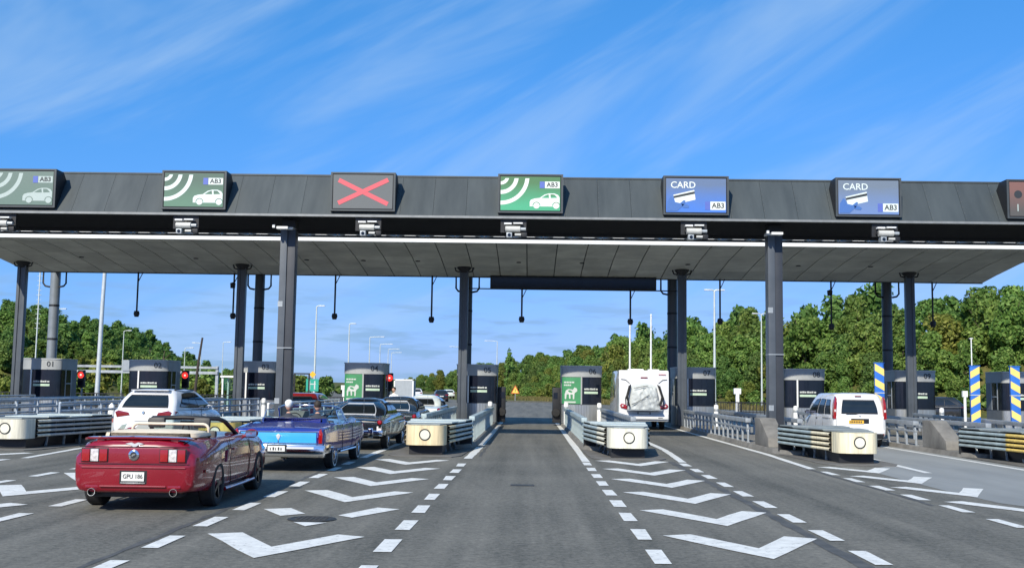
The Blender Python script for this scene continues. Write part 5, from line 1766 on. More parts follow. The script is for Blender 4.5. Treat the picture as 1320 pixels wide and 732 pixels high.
# ------------------------------------------------ blue sixties convertible
BLUE = car_paint('deep blue car paint', (.010, .022, .25), .0, .28)
SKYB = car_paint('bright blue rear panel', (.04, .36, .82), .0, .35)
def blue_convertible():
    o = thing('convertible_car', 'long deep blue vintage convertible with bright blue tail panel and chrome bumper', 'car', (-5.27, 22.95, 0), R(-.6))
    st = [(0.00, .93, .44, .62, .84, .855, .985, .0), (.05, .955, .40, .62, .875, .885, .98, .005), (.30, .975, .36, .62, .91, .925, .97, .01), (1.25, .99, .30, .60, .965, 1.01, .965, .02), (2.0, .985, .27, .58, .94, .965, .965, .015),
          (2.9, .98, .26, .56, .93, .95, .965, .01), (3.5, .98, .26, .56, .935, .96, .965, .03), (4.3, .975, .30, .58, .93, .965, .965, .03), (5.2, .95, .36, .60, .90, .935, .97, .02), (5.45, .90, .42, .60, .84, .87, .97, .0)]
    b_ = loft_body(st, 'body', BLUE, o, 4)
    cs = arch_cut(b_, ((1.25, .33), (4.3, .33)), .40, .99)
    cs.append(MB().prism([(-.70, 1.72), (.70, 1.72), (.76, 1.95), (.76, 3.25), (.66, 3.38), (-.66, 3.38), (-.76, 3.25), (-.76, 1.95)], 'z', .5, 1.4).build('cut', SEAM))
    boolean(b_, cs)
    MB().prism([(-.69, 1.73), (.69, 1.73), (.75, 1.96), (.75, 3.24), (.65, 3.37), (-.65, 3.37), (-.75, 3.24), (-.75, 1.96)], 'z', .49, .53).build('cockpit_floor', INTER, o)
    liner(o, [(-.69, 1.73), (.69, 1.73), (.75, 1.96), (.75, 3.24), (.65, 3.37), (-.65, 3.37), (-.75, 3.24), (-.75, 1.96)], .52, .95)
    MB().box(-.7, .7, 3.05, 3.32, .70, .95).build('dashboard', INTER, o, bevel=.05)
    MB().box(-.68, .68, 2.42, 2.62, .5, 1.0).build('front_bench', INTER, o, bevel=.07)
    MB().box(-.66, .66, 1.76, 1.96, .5, .98).build('rear_bench', INTER, o, bevel=.07)
    MB().lathe([(.17, 0), (.185, .012), (.19, 0), (.185, -.012)], (0, 0, 0), 'y', 20).build('steering_wheel', INTER, o, 60, loc=(-.36, 2.98, .98), rot=(R(-20), 0, 0))
    for x in (-1, 1):
        for y in (1.25, 4.3):
            wheel(o, x * .87, y, .345, .20, CHROME, 'wire', True)
    loft_body([(1.30, .66, .98, 1.0, 1.02, 1.03, .95, .0), (1.45, .74, .98, 1.0, 1.06, 1.075, .92, .01), (1.72, .72, .96, 1.0, 1.055, 1.07, .92, .01), (1.80, .66, .94, .97, 1.0, 1.01, .95, .0)], 'folded_top_cover', BLUE, o, 3)
    # tail: recessed bright panel with chrome frame, crest and script, lamps at the corners
    pn = MB().box(-.80, .80, -.010, .02, .605, .82).build('tail_panel', SKYB, o, bevel=.02)
    fr = MB().tube([(-.815, -.012, .595), (.815, -.012, .595), (.835, -.012, .72), (.815, -.012, .832), (-.815, -.012, .832), (-.835, -.012, .72), (-.815, -.012, .595)], .012, 6)
    fr.build('panel_frame', CHROME, pn)
    MB().prism([(-.045, .76), (0, .795), (.045, .76), (.03, .70), (0, .66), (-.03, .70)], 'y', -.028, -.010).build('crest', BRIGHT, pn, bevel=.004)
    MB().cyl((0, -.02, .61), (0, -.02, .66), .012, 6).build('crest_stem', CHROME, pn)
    sc_ = MB()
    for i in range(5):
        sc_.tube([(-.70 + i * .035, -.016, .668), (-.685 + i * .035, -.016, .70 - .012 * (i % 2)), (-.67 + i * .035, -.016, .668)], .006, 4)
    sc_.build('script_badge', BRIGHT, pn)
    for s_ in (-1, 1):
        tl = MB().prism([(-.035, .60), (.045, .60), (.05, .80), (.015, .90), (-.03, .86)], 'y', -.03, .10).build('tail_light', TAIL, o, bevel=.012, loc=(s_ * .885, 0, 0))
        MB().box(-.045, .055, -.034, .05, .575, .60).build('lamp_trim', CHROME, tl)
        MB().tube([(s_ * .95, .05, .875), (s_ * .965, 1.25, .95), (s_ * .955, 3.4, .93)], .010, 6).build('side_trim', CHROME, o)
        MB().tube([(s_ * .992, .12, .50), (s_ * .995, .85, .48)], .018, 6).build('lower_trim', CHROME, o)
        MB().tube([(s_ * .985, 1.75, .34), (s_ * .985, 3.8, .33)], .022, 6).build('sill_trim', CHROME, o)
        seam(o, [(s_ * .975, 2.05, .94), (s_ * .99, 2.03, .7), (s_ * .98, 2.08, .35)])
        seam(o, [(s_ * .97, 3.35, .93), (s_ * .985, 3.38, .7), (s_ * .975, 3.33, .35)])
        MB().box(-.012, .012, -.07, .07, -.012, .012).build('door_handle', CHROME, o, loc=(s_ * .995, 2.25, .84))
        mirror(o, s_ * 1.0, 3.1, 1.0, CHROME)
        # raised side glass
        MB().add([(s_ * .90, 2.1, .95), (s_ * .90, 3.18, .95), (s_ * .80, 2.85, 1.26), (s_ * .80, 2.12, 1.24)], [(0, 1, 2, 3)]).build('side_glass', CLEAR, o)
        MB().tube([(s_ * .90, 2.1, .95), (s_ * .80, 2.12, 1.24), (s_ * .80, 2.85, 1.26)], .010, 6).build('glass_rim', CHROME, o)
    bm_ = MB().prism([(-.13, .34), (-.10, .31), (.06, .31), (.10, .40), (.10, .56), (-.02, .585), (-.12, .57), (-.14, .50)], 'x', -.99, .99).build('rear_bumper', CHROME, o, bevel=.02)
    for s_ in (-1, 1):
        MB().box(s_ * .98 - .02, s_ * .98 + .03, -.12, .55, .38, .56).build('bumper_return', CHROME, bm_, bevel=.02)
        MB().box(s_ * .48 - .30, s_ * .48 + .30, -.148, -.138, .485, .525).build('bumper_groove', mat('satin bumper inlay', (.75, .75, .73), .35, .2), bm_)
    MB().box(-.21, .21, -.15, -.135, .41, .57).build('plate_recess', DARK, bm_)
    plate(o, 0, -.155, .49, .36, .115, 'TDM 501' if False else '', PLATE)
    ch = MB()
    for i, w in enumerate((.03, .05, .03, .05, .04)):
        ch.box(-.13 + i * .055, -.13 + i * .055 + w * .6, -.172, -.168, .455, .455 + .05 + .012 * (i % 2))
    ch.build('plate_characters', CHAR, o)
    ws = MB().tube([(-.80, 3.42, .95), (-.74, 2.98, 1.28), (-.60, 2.88, 1.33), (0, 2.84, 1.345), (.60, 2.88, 1.33), (.74, 2.98, 1.28), (.80, 3.42, .95)], .022, 8).build('windscreen_frame', CHROME, o, 50)
    MB().add([(-.79, 3.42, .96), (.79, 3.42, .96), (.72, 2.96, 1.29), (.3, 2.86, 1.33), (-.3, 2.86, 1.33), (-.72, 2.96, 1.29)], [(0, 1, 2, 3, 4, 5)]).build('windscreen', CLEAR, ws)
    seam(o, [(-.86, .10, .895), (-.84, 1.25, 1.0), (.84, 1.25, 1.0), (.86, .10, .895)], 'boot_seam')
    MB().tube([(0, .08, .893), (0, .6, .965), (0, 1.22, 1.028)], .012, 6).build('boot_crease', BLUE, o)
    MB().lathe([(0, -.01), (.03, -.01), (.035, .1)], (.12, -.05, .24), 'y', 10).build('exhaust_pipe', CHROME, o)
    return o
blue_convertible()
sitter('person', 'driver with white cap and pale collar in the blue convertible', (-5.66, 25.62, .58), SHIRTD, 'cap', WHAIR)
sitter('person', 'dark haired passenger in dark jacket in the blue convertible', (-4.98, 25.62, .58), SHIRTD, None, DHAIR)

# ------------------------------------------------ closed classic saloons in the queue
def classic(label, loc, paint, roof_paint, rz, fin=True, light=False):
    o = thing('saloon_car', label, 'car', loc, rz)
    st = [(0.0, .86, .46, .62, .76, .79, .96, .0), (.06, .90, .42, .63, .81, .84, .95, .01), (.5, .94, .36, .63, .88, .92, .93, .02), (1.15, .95, .30, .62, .93, .98, .93, .02), (1.9, .945, .27, .60, .94, .98, .94, .01),
          (3.0, .94, .26, .58, .95, .98, .955, .01), (3.6, .94, .28, .60, .96, 1.0, .955, .03), (4.1, .935, .30, .62, .95, .99, .95, .03), (4.8, .90, .36, .62, .90, .93, .95, .02), (5.0, .82, .42, .62, .82, .86, .96, .0)]
    b_ = loft_body(st, 'body', paint, o, 3)
    boolean(b_, arch_cut(b_, ((1.15, .33), (4.1, .33)), .39, .95))
    for x in (-1, 1):
        for y in (1.15, 4.1):
            wheel(o, x * .83, y, .34, .19, CHROME, 'wire', True)
    c = Cab(.90, 3.75, 1.92, 2.95, .82, .58, .93, 1.37, .30, .09, .09)
    c.build(roof_paint, o)
    c.window('rear', [(-1.02, .16), (1.02, .16), (.98, .74), (-.98, .74)], CARGLASS, o, BRIGHT, .05, name='rear_window')
    c.window('front', [(-.97, .10), (.97, .10), (.94, .86), (-.94, .86)], CARGLASS, o, CHROME, .03, name='windscreen')
    for f in ('left', 'right'):
        c.window(f, [(.02, .10), (.47, .10), (.47, .86), (.14, .84)], CARGLASS, o, CHROME, .02, name='side_window')
        c.window(f, [(.51, .10), (.98, .10), (.88, .84), (.51, .86)], CARGLASS, o, CHROME, .02, name='side_window')
    for s_ in (-1, 1):
        if fin:
            MB().prism([(-.04, .60), (.7, .86), (1.7, .93), (1.7, .945), (.4, .985), (-.02, .975), (-.08, .86)], 'x', s_ * .82, s_ * .90).build('tail_fin', paint, o, bevel=.03)
        tl = MB().lathe([(0, -.07), (.05, -.06), (.068, -.01), (.075, .04)], (s_ * .86, -.05, .80), 'y', 16).build('tail_light', TAIL, o, 50)
        MB().lathe([(.075, .03), (.088, .0), (.08, -.02), (.075, -.01)], (s_ * .86, -.05, .80), 'y', 16).build('lamp_bezel', CHROME, tl, 50)
        MB().box(s_ * .84 - .07, s_ * .84 + .07, -.045, .05, .58, .69).build('reversing_lamp', LENSW, o, bevel=.02)
        MB().tube([(s_ * .95, .1, .76), (s_ * .965, 1.15, .80), (s_ * .955, 3.0, .72), (s_ * .955, 4.3, .74)], .014, 6).build('side_trim', CHROME, o)
        MB().box(s_ * .62 - .07, s_ * .62 + .07, -.17, -.10, .36, .64).build('bumper_guard', CHROME, o, bevel=.02)
    bm_ = MB().prism([(-.13, .42), (.02, .40), (.08, .46), (.08, .56), (-.02, .59), (-.13, .57)], 'x', -.95, .95).build('rear_bumper', CHROME, o, bevel=.02)
    for s_ in (-1, 1):
        MB().box(s_ * .93 - .02, s_ * .93 + .03, -.10, .55, .43, .56).build('bumper_return', CHROME, bm_, bevel=.02)
    plate(o, 0, -.02, .675, .34, .11, '', PLATE)
    MB().box(-.10, .10, -.018, .0, .745, .77).build('boot_handle', CHROME, o)
    seam(o, [(-.72, .08, .84), (-.74, .95, .955), (.74, .95, .955), (.72, .08, .84)], 'boot_seam')
    MB().cyl((.3, .5, 1.02), (.3, .48, 1.45), .006, 5).build('aerial', CHROME, o)
    return o
BLK = car_paint('black car paint', (.012, .014, .016), .1, .22)
DGRN = car_paint('dark grey green car paint', (.03, .038, .04), .3, .25)
PALE = car_paint('pale silver green car paint', (.74, .80, .74), .0, .3)
classic('black finned classic saloon with chrome window surround and round tail lights', (-5.08, 30.9, 0), BLK, BLK, R(-1.5))
classic('dark grey classic saloon between the black and the pale old cars', (-4.82, 37.6, 0), DGRN, BLK, R(-1), fin=False)
classic('pale silver green classic saloon at the head of the queue', (-4.95, 49.2, 0), PALE, PALE, R(-1), fin=False)

# ------------------------------------------------ modern closed cars
def modern(label, name, loc, paint, rz, kind):
    o = thing(name, label, 'car', loc, rz)
    if kind == 'suv':
        st = [(0.0, .85, .40, .62, .92, .98, .97, .0), (.05, .90, .34, .66, 1.0, 1.04, .965, .0), (.25, .935, .28, .68, 1.04, 1.08, .95, .0), (.95, .945, .24, .66, 1.04, 1.08, .945, .0), (2.3, .935, .22, .62, 1.0, 1.04, .945, .0),
              (3.2, .94, .22, .62, .98, 1.05, .94, .02), (3.8, .94, .24, .62, .95, 1.03, .93, .03), (4.4, .90, .28, .60, .86, .93, .92, .02), (4.66, .78, .34, .56, .74, .80, .92, .0)]
        L_, ax, rw, cab = 4.7, (.95, 3.80), .365, Cab(.06, 3.55, .62, 2.55, .88, .66, 1.04, 1.59, .20, .05, .05)
    else:
        st = [(0.0, .78, .40, .60, .88, .93, .97, .0), (.05, .83, .34, .64, .94, .98, .965, .0), (.25, .88, .27, .66, .98, 1.01, .95, .0), (.80, .90, .22, .64, .97, 1.0, .945, .0), (2.2, .89, .20, .60, .94, .97, .945, .0),
              (3.0, .89, .20, .60, .92, .97, .94, .02), (3.4, .89, .22, .60, .88, .95, .93, .03), (3.95, .85, .26, .58, .78, .85, .92, .02), (4.15, .74, .32, .54, .68, .73, .92, .0)]
        L_, ax, rw, cab = 4.2, (.80, 3.38), .32, Cab(.05, 3.25, .50, 2.25, .83, .62, .96, 1.45, .20, .05, .04)
    b_ = loft_body(st, 'body', paint, o, 4)
    hw = max(s_[1] for s_ in st)
    boolean(b_, arch_cut(b_, ((ax[0], rw), (ax[1], rw)), rw + .05, hw))
    for x in (-1, 1):
        for y in ax:
            wheel(o, x * (hw - .11), y, rw, .23, RIMS)
    cab.build(paint, o)
    cab.window('rear', [(-.99, .16), (.99, .16), (.97, .70), (-.97, .70)], CARGLASS, o, DARK, .03, name='rear_window')
    cab.window('front', [(-.97, .04), (.97, .04), (.94, .92), (-.94, .92)], CARGLASS, o, None, name='windscreen')
    for f in ('left', 'right'):
        cab.window(f, [(.10, .18), (.36, .10), (.36, .86), (.22, .80)], CARGLASS, o, DARK, .015, name='quarter_window')
        cab.window(f, [(.37, .10), (.60, .08), (.60, .88), (.37, .86)], CARGLASS, o, DARK, .015, name='door_window')
        cab.window(f, [(.61, .08), (.97, .08), (.80, .84), (.61, .88)], CARGLASS, o, DARK, .015, name='door_window')
    zt = .94 if kind == 'suv' else .88
    zo = 1.0 if kind == 'suv' else .9
    for s_ in (-1, 1):
        tl = MB().prism([(s_ * .40, zt - .06), (s_ * .78, zt - .12), (s_ * .835, zt + .03), (s_ * .74, zt + .075), (s_ * .44, zt + .02)], 'y', -.016, .06).build('tail_light', TAILD, o, bevel=.01)
        MB().box(min(s_ * .80, s_ * hw * .965), max(s_ * .80, s_ * hw * .965), .11, .36, zt - .08, zt + .055).build('lamp_wrap', TAILD, tl, bevel=.02)
        mirror(o, s_ * (hw + .08), 2.75 * L_ / 4.7, 1.08 * zo, paint)
        MB().box(-.012, .012, 0, .18, -.016, .016).build('door_handle', paint, o, loc=(s_ * hw * .985, 1.55, .90 * zo))
        MB().box(-.012, .012, 0, .18, -.016, .016).build('door_handle', paint, o, loc=(s_ * hw * .985, 2.5, .88 * zo))
        seam(o, [(s_ * hw * .975, 1.45, 1.0 * zo), (s_ * hw * 1.002, 1.42, .7), (s_ * hw * .99, 1.5, .32)])
        seam(o, [(s_ * hw * .975, 2.35, 1.0 * zo), (s_ * hw * 1.002, 2.36, .7), (s_ * hw * .99, 2.36, .32)])
        if kind == 'suv':
            MB().tube([(s_ * .62, .75, 1.62), (s_ * .64, 1.5, 1.65), (s_ * .62, 2.4, 1.61)], .018, 6).build('roof_rail', DARK, o)
        MB().box(s_ * .60 - .12, s_ * .60 + .12, -.02, .04, .42, .47).build('reflector_strip', TAILD, o)
    MB().box(-.66, .66, -.012, .25, .24, .40).build('lower_bumper', DARK, o, bevel=.03)
    MB().box(-.28, .28, -.008, .02, .70 * zo, .83 * zo).build('plate_recess', paint, o)
    plate(o, 0, -.012, .765 * zo, .50, .105, '', PLATE)
    if kind == 'suv':
        bd = MB().lathe([(0, -.016), (.04, -.016), (.045, 0)], (0, -.006, .955), 'y', 20).build('round_badge', DARK, o)
        MB().lathe([(0, -.02), (.026, -.02)], (0, -.006, .955), 'y', 16).build('badge_centre', mat('badge blue white', (.35, .5, .75), .3), bd)
        ro = MB().box(-.56, .56, .42, .66, 1.592, 1.615).build('roof_spoiler', paint, o, bevel=.01)
    MB().tube([(0, .15, 1.15), (0.12, .10, 1.13), (.38, .10, 1.14)], .009, 5).build('rear_wiper', DARK, o)
    return o
WHT = car_paint('white car paint', (.74, .75, .76), .0, .35)
DRED = car_paint('dark red car paint', (.25, .012, .014), .25, .3)
DSUV = car_paint('anthracite car paint', (.02, .023, .026), .3, .3)
modern('white estate-like utility car with dark glass beside the crash cushion', 'utility_car', (-11.22, 31.6, 0), WHT, R(-1.8), 'suv')
modern('dark red hatchback seen over the blue convertible', 'hatchback_car', (-10.0, 47, 0), DRED, R(-2), 'hatch')
modern('anthracite car parked side-on behind the railing right of booth 09', 'parked_car', (29.2, 74, 0), DSUV, R(78), 'suv')
modern('dark hatchback driving away where the plaza road bends', 'hatchback_car', (-11.3, 140, 0), DSUV, R(8), 'hatch')
modern('white utility car far off on the bending road', 'utility_car', (-17.8, 172, 0), WHT, R(12), 'suv')
modern('dark utility car farthest along the bending road', 'utility_car', (-25.6, 222, 0), DSUV, R(14), 'suv')
modern('silver hatchback by the verge below the wood', 'hatchback_car', (-13.6, 186, 0), PALE, R(16), 'hatch')

# ------------------------------------------------ white van
def van():
    o = thing('delivery_van', 'white high-roofed passenger van with yellow plate beside booth 08', 'van', (11.12, 37.0, 0), R(.5))
    st = [(0.0, .80, .40, .66, .98, 1.02, .985, .0), (.04, .87, .34, .68, 1.03, 1.06, .98, .0), (.22, .905, .26, .68, 1.06, 1.09, .97, .0), (.75, .915, .22, .66, 1.06, 1.09, .97, .0), (2.4, .915, .2, .64, 1.04, 1.07, .965, .0),
          (3.0, .91, .2, .64, 1.02, 1.08, .95, .02), (3.5, .90, .22, .62, .94, 1.02, .93, .03), (4.0, .85, .26, .6, .84, .90, .92, .02), (4.2, .74, .32, .56, .72, .78, .92, .0)]
    b_ = loft_body(st, 'body', WHT, o, 4)
    boolean(b_, arch_cut(b_, ((.75, .32), (3.42, .32)), .37, .915))
    for x in (-1, 1):
        for y in (.75, 3.42):
            wheel(o, x * .80, y, .315, .20, RIMS)
    c = Cab(.03, 3.45, .26, 2.55, .885, .74, 1.04, 1.76, .17, .045, .06)
    c.build(WHT, o)
    rw = c.window('rear', [(-.84, .16), (.84, .16), (.80, .70), (-.80, .70)], CARGLASS, o, DARK, .025, name='rear_window')
    c.window('front', [(-.97, .05), (.97, .05), (.94, .90), (-.94, .90)], CARGLASS, o, name='windscreen')
    for f in ('left', 'right'):
        c.window(f, [(.07, .10), (.28, .10), (.28, .74), (.12, .72)], CARGLASS, o, DARK, .012, name='rear_side_window')
        c.window(f, [(.33, .10), (.56, .10), (.56, .76), (.34, .74)], CARGLASS, o, DARK, .012, name='sliding_door_window')
        c.window(f, [(.61, .10), (.95, .08), (.80, .72), (.62, .76)], CARGLASS, o, DARK, .012, name='front_window')
    for s_ in (-1, 1):
        tl = MB().prism([(s_ * .80, .94), (s_ * .895, .96), (s_ * .87, 1.45), (s_ * .81, 1.70), (s_ * .77, 1.60), (s_ * .79, 1.25)], 'y', -.02, .16).build('tail_light', TAIL, o, bevel=.012)
        MB().box(s_ * .835 - .03, s_ * .835 + .03, -.026, -.01, 1.18, 1.26).build('indicator_lens', LENSW, tl)
        mirror(o, s_ * 1.0, 2.85, 1.12, DARK)
        seam(o, [(s_ * .895, 1.25, 1.05), (s_ * .918, 1.22, .7), (s_ * .91, 1.25, .3)])
        seam(o, [(s_ * .89, 2.12, 1.05), (s_ * .918, 2.12, .7), (s_ * .91, 2.12, .3)])
        MB().tube([(s_ * .92, .30, .96), (s_ * .922, 1.22, .96)], .008, 4).build('slide_rail', SEAM, o)
        MB().box(-.012, .012, 0, .16, -.018, .018).build('door_handle', DARK, o, loc=(s_ * .905, 1.95, .93))
        MB().box(s_ * .72 - .08, s_ * .72 + .08, -.02, .03, .42, .46).build('reflector_strip', TAIL, o)
    MB().box(-.78, .78, -.05, .2, .30, .46).build('rear_bumper', DARK, o, bevel=.03)
    MB().box(-.80, .80, -.03, .2, .46, .58).build('bumper_top', WHT, o, bevel=.03)
    MB().box(-.30, .30, -.012, .01, .80, .96).build('plate_recess', DARK, o)
    plate(o, -.13, -.016, .85, .50, .11, '', PLATEY)
    ch = MB()
    for i in range(7):
        ch.box(-.33 + i * .058, -.33 + i * .058 + .036, -.032, -.029, .82, .88)
    ch.build('plate_characters', CHAR, o)
    MB().prism([(.0, 1.005), (.03, 1.04), (0, 1.075), (-.03, 1.04)], 'y', -.012, .02).build('badge', CHROME, o)
    MB().box(-.11, .11, .17, .20, 1.70, 1.725).build('brake_lamp', TAILD, o)
    MB().tube([(0, .05, 1.12), (-.15, .03, 1.10), (-.45, .02, 1.10)], .010, 5).build('rear_wiper', DARK, o)
    seam(o, [(-.80, -.004, .60), (-.80, -.004, 1.0)], 'tailgate_gap'); seam(o, [(.80, -.004, .60), (.80, -.004, 1.0)], 'tailgate_gap')
    return o
van()

# ------------------------------------------------ motorhome
def motorhome():
    o = thing('motorhome', 'white motorhome with grey covered bicycles on its rear, beside booth 06', 'motorhome', (5.22, 50, 0), R(-.3))
    body = MB().prism([(0.05, .40), (6.0, .40), (6.0, 1.5), (5.2, 2.45), (4.6, 2.72), (.18, 2.72), (.06, 2.62), (0.0, 2.2), (0, .55)], 'x', -1.14, 1.14).build('body', WHT, o, bevel=.06)
    MB().box(-.62, .1, 1.2, 1.8, 2.72, 2.80).build('roof_hatch', WHITE, o, bevel=.02)
    MB().box(.25, .75, .5, 1.0, 2.72, 2.78).build('roof_hatch', WHITE, o, bevel=.02)
    for x in (-1, 1):
        for y in (1.7, 5.0):
            wheel(o, x * 1.0, y, .34, .22, RIMS)
        MB().box(min(x * 1.13, x * 1.155), max(x * 1.13, x * 1.155), 1.25, 2.15, .34, .78).build('wheel_arch', DARK, o, bevel=.02)
        MB().box(min(x * 1.138, x * 1.15), max(x * 1.138, x * 1.15), 2.6, 3.5, 1.45, 2.05).build('side_window', CARGLASS, o, bevel=.02)
        MB().box(min(x * 1.138, x * 1.146), max(x * 1.138, x * 1.146), .2, .9, .75, 1.9).build('grey_side_decal', mat('grey decal', (.30, .36, .38), .5), o)
        tl = MB().prism([(x * 1.06, 1.02), (x * 1.10, 1.12), (x * 1.02, 1.20), (x * .82, 1.14), (x * .58, .98), (x * .62, .92), (x * .86, .96)], 'y', -.06, .04).build('tail_light', TAIL, o, bevel=.015)
        MB().ball((x * .97, -.06, 1.09), .05, .02, .04).build('lamp_reflector', LENSW, tl)
        MB().tube([(x * 1.05, -.01, 2.30), (x * .85, -.015, 2.28), (x * .66, -.01, 2.12)], .016, 5).build('swoosh_decal', DARK, o)
        MB().box(x * .75 - .10, x * .75 + .10, -.07, -.05, .55, .58).build('vent_slot', DARK, o)
    MB().prism([(-.62, .86), (.62, .86), (.66, .98), (.50, .92), (-.50, .92), (-.66, .98)], 'y', -.05, .0).build('tail_panel', mat('grey tail panel', (.33, .38, .40), .5), o)
    MB().prism([(-1.1, .50), (1.1, .50), (1.1, .76), (.7, .70), (-.7, .70), (-1.1, .76)], 'y', -.06, .01).build('rear_bumper', WHT, o, bevel=.03)
    MB().box(-.30, .30, -.07, -.055, .73, .82).build('plate_recess', DARK, o)
    plate(o, 0, -.075, .775, .5, .08, '', PLATE)
    MB().box(-.16, .16, -.02, 0, 2.36, 2.41).build('brake_lamp', TAILD, o)
    MB().box(.66, 1.0, -.012, 0, 2.52, 2.56).build('logo_strip', mat('pale red decal', (.6, .3, .3), .5), o)
    # covered bicycles: draped cloth with folds
    rg = random.Random(5)
    def drape(u, v):
        x = (u - .5) * 1.55 * (1 - .28 * v)
        z = .95 + v * 1.15 - .10 * (abs(u - .5) * 2) ** 2 * v
        y = -.10 - .34 * math.sin(math.pi * min(1, max(0, u))) ** .4 * (.65 + .35 * math.sin(math.pi * v))
        fold = mnoise.noise(Vector((u * 5.5 + v * 2.2, v * 2.4 - u * 1.5, 3.1))) + .5 * mnoise.noise(Vector((u * 13 - v * 5, v * 6 + u * 3, 1.7)))
        y += .13 * abs(fold) - .02
        if v > .92 or u < .03 or u > .97:
            y = -.03
        return (x, y, z)
    cv = MB().grid(drape, 30, 26).build('bicycle_cover', mat('silver grey cover cloth', (.50, .53, .53), .75, 0, .16, 3, .3, 9), o, 70)
    for pts in ([(-.60, -.36, 1.15), (-.2, -.48, 1.35), (.2, -.48, 1.62)], [(-.5, -.4, 1.9), (-.1, -.46, 1.98), (.15, -.44, 2.02)]):
        MB().tube(pts, .012, 5).build('strap', DARK, cv, 50)
    for s_ in (-1, 1):
        MB().tube([(s_ * .62, -.03, 2.05), (s_ * .70, -.30, 1.9), (s_ * .86, -.30, 1.45), (s_ * .84, -.25, 1.15)], .028, 6).build('bicycle_wheel_rim', BLACKM, o, 50)
        MB().tube([(s_ * .66, -.2, 2.0), (s_ * .80, -.32, 1.5), (s_ * .70, -.34, 1.1)], .06, 6).build('tyre_section', BLACKM, o, 50)
    MB().box(-.8, .8, -.42, -.05, .90, .94).build('carrier_rail', STEEL, o)
    return o
motorhome()

# ------------------------------------------------ box trailer beyond booth 04
o = thing('box_trailer', 'grey box trailer with pale frame standing beyond booth 04', 'trailer', (-13.9, 120, 0))
MB().box(-1, 1, 0, 3, .5, 2.55).build('box_body', mat('grey trailer sheet', (.34, .37, .39), .5, .1, .1), o)
for x in (-1.02, 1.02):
    MB().box(x - .07, x + .07, -.03, .1, .5, 2.62).build('corner_frame', WHITE, o)
MB().box(-1.09, 1.09, -.03, .1, 2.5, 2.66).build('top_frame', WHITE, o)
for x in (-1, 1):
    wheel(o, x * .85, 1.5, .33, .2, RIMS)
stander('person', 'person in white shirt standing beside booth 04', (-6.35, 51.0, 0), R(160), SHIRTW, DHAIR)

# ================================================================== POLES, FENCES, SIGNS BEYOND THE BOOTHS
POLEW = mat('pale painted pole', (.55, .60, .58), .45, .2, .1, 2)
LAMPH = mat('lamp head grey', (.60, .63, .64), .4, .2, .1)
def lamp_pole(x, y, h, label, heads=1, arm=.9, r=.09, side=1, m=POLEW):
    o = thing('street_lamp', label, 'street lamp', (x, y, terrain(x, y) - .05), 0, 'lamp posts around the toll plaza')
    MB().tube([(0, 0, 0), (0, 0, h * .5), (0, 0, h)], r, 8, True, r * .55).build('pole', m, o, 50)
    MB().cyl((0, 0, 0), (0, 0, .9), r * 1.35, 8).build('base_sleeve', STEEL, o, 50)
    for s_ in ((side,) if heads == 1 else (-1, 1)):
        MB().tube([(0, 0, h), (s_ * arm * .5, 0, h + .10), (s_ * arm, 0, h + .12)], r * .5, 6).build('arm', m, o, 50)
        MB().box(min(s_ * arm, s_ * (arm + .6)), max(s_ * arm, s_ * (arm + .6)), -.14, .14, h + .06, h + .17).build('lamp_head', LAMPH, o, bevel=.03)
    return o
lamp_pole(15.2, 90, 10.1, 'tall twin-headed lamp post between booth 07 and the gantry column', 2, .25, .13)
lamp_pole(25.0, 118, 10.2, 'twin-headed lamp post left of booth 08 in front of the wood', 2, .4, .11)
lamp_pole(-22.8, 115, 10.2, 'lamp post rising beyond the tall column near the green sign', 1, .3, .13)
lamp_pole(-24.6, 147, 10.2, 'lamp post behind booth 04', 1, .3, .13)
lamp_pole(-27.4, 185, 10.2, 'long-armed lamp post beyond booth 04, nearer of the row', 1, 1.9, .12)
lamp_pole(-29.9, 216, 10.2, 'long-armed lamp post beyond booth 04, second of the row', 1, 1.9, .12)
lamp_pole(-31.8, 243, 10.2, 'long-armed lamp post beyond booth 04, third of the row', 1, 1.9, .12)
lamp_pole(-34.2, 268, 10.2, 'long-armed lamp post beyond booth 04, last of the row', 1, 1.9, .12)
lamp_pole(-5.8, 190, 10.0, 'long-armed lamp post in front of the wood at the road bend', 1, 1.6, .12, -1)
lamp_pole(-14.9, 230, 10.4, 'lamp post behind the booth 05 column', 1, 1.6, .12, -1)
lamp_pole(-60.2, 137, 11, 'lamp post on the slope right of booth 01', 1, .5, .11)
lamp_pole(-56.5, 150, 9, 'lamp post on the slope right of the white mast', 1, .5, .1)
lamp_pole(-50.2, 165, 8.0, 'slim lamp post above the roof of the white car', 1, .8, .09, -1)
lamp_pole(-52.8, 186, 9.0, 'slim lamp post on the dry slope behind booth 02', 1, .8, .09)
lamp_pole(-48.5, 152, 6.8, 'short lamp post right of the red signal behind booth 02', 1, .6, .09)
for x, y, w in ((6.4, 70, 'rising left behind the motorhome'), (7.75, 70, 'rising right behind the motorhome')):
    o = thing('flag_pole', 'bare white pole ' + w, 'pole', (x, y, 0), 0, 'bare poles behind the motorhome')
    MB().tube([(0, 0, 0), (0, 0, 6.6)], .075, 8, True, .05).build('shaft', WHITE, o, 50)
    MB().ball((0, 0, 6.63), .07, .07, .07, 8, 6).build('finial', WHITE, o, 60)
o = thing('flag_pole', 'bare white pole above the striped posts at the right', 'pole', (28.6, 71, 0))
MB().tube([(0, 0, 0), (0, 0, 5.5)], .05, 8, True, .035).build('shaft', WHITE, o, 50)
MB().cyl((-.12, 0, 5.45), (.12, 0, 5.45), .03, 6).build('cross_tip', WHITE, o)
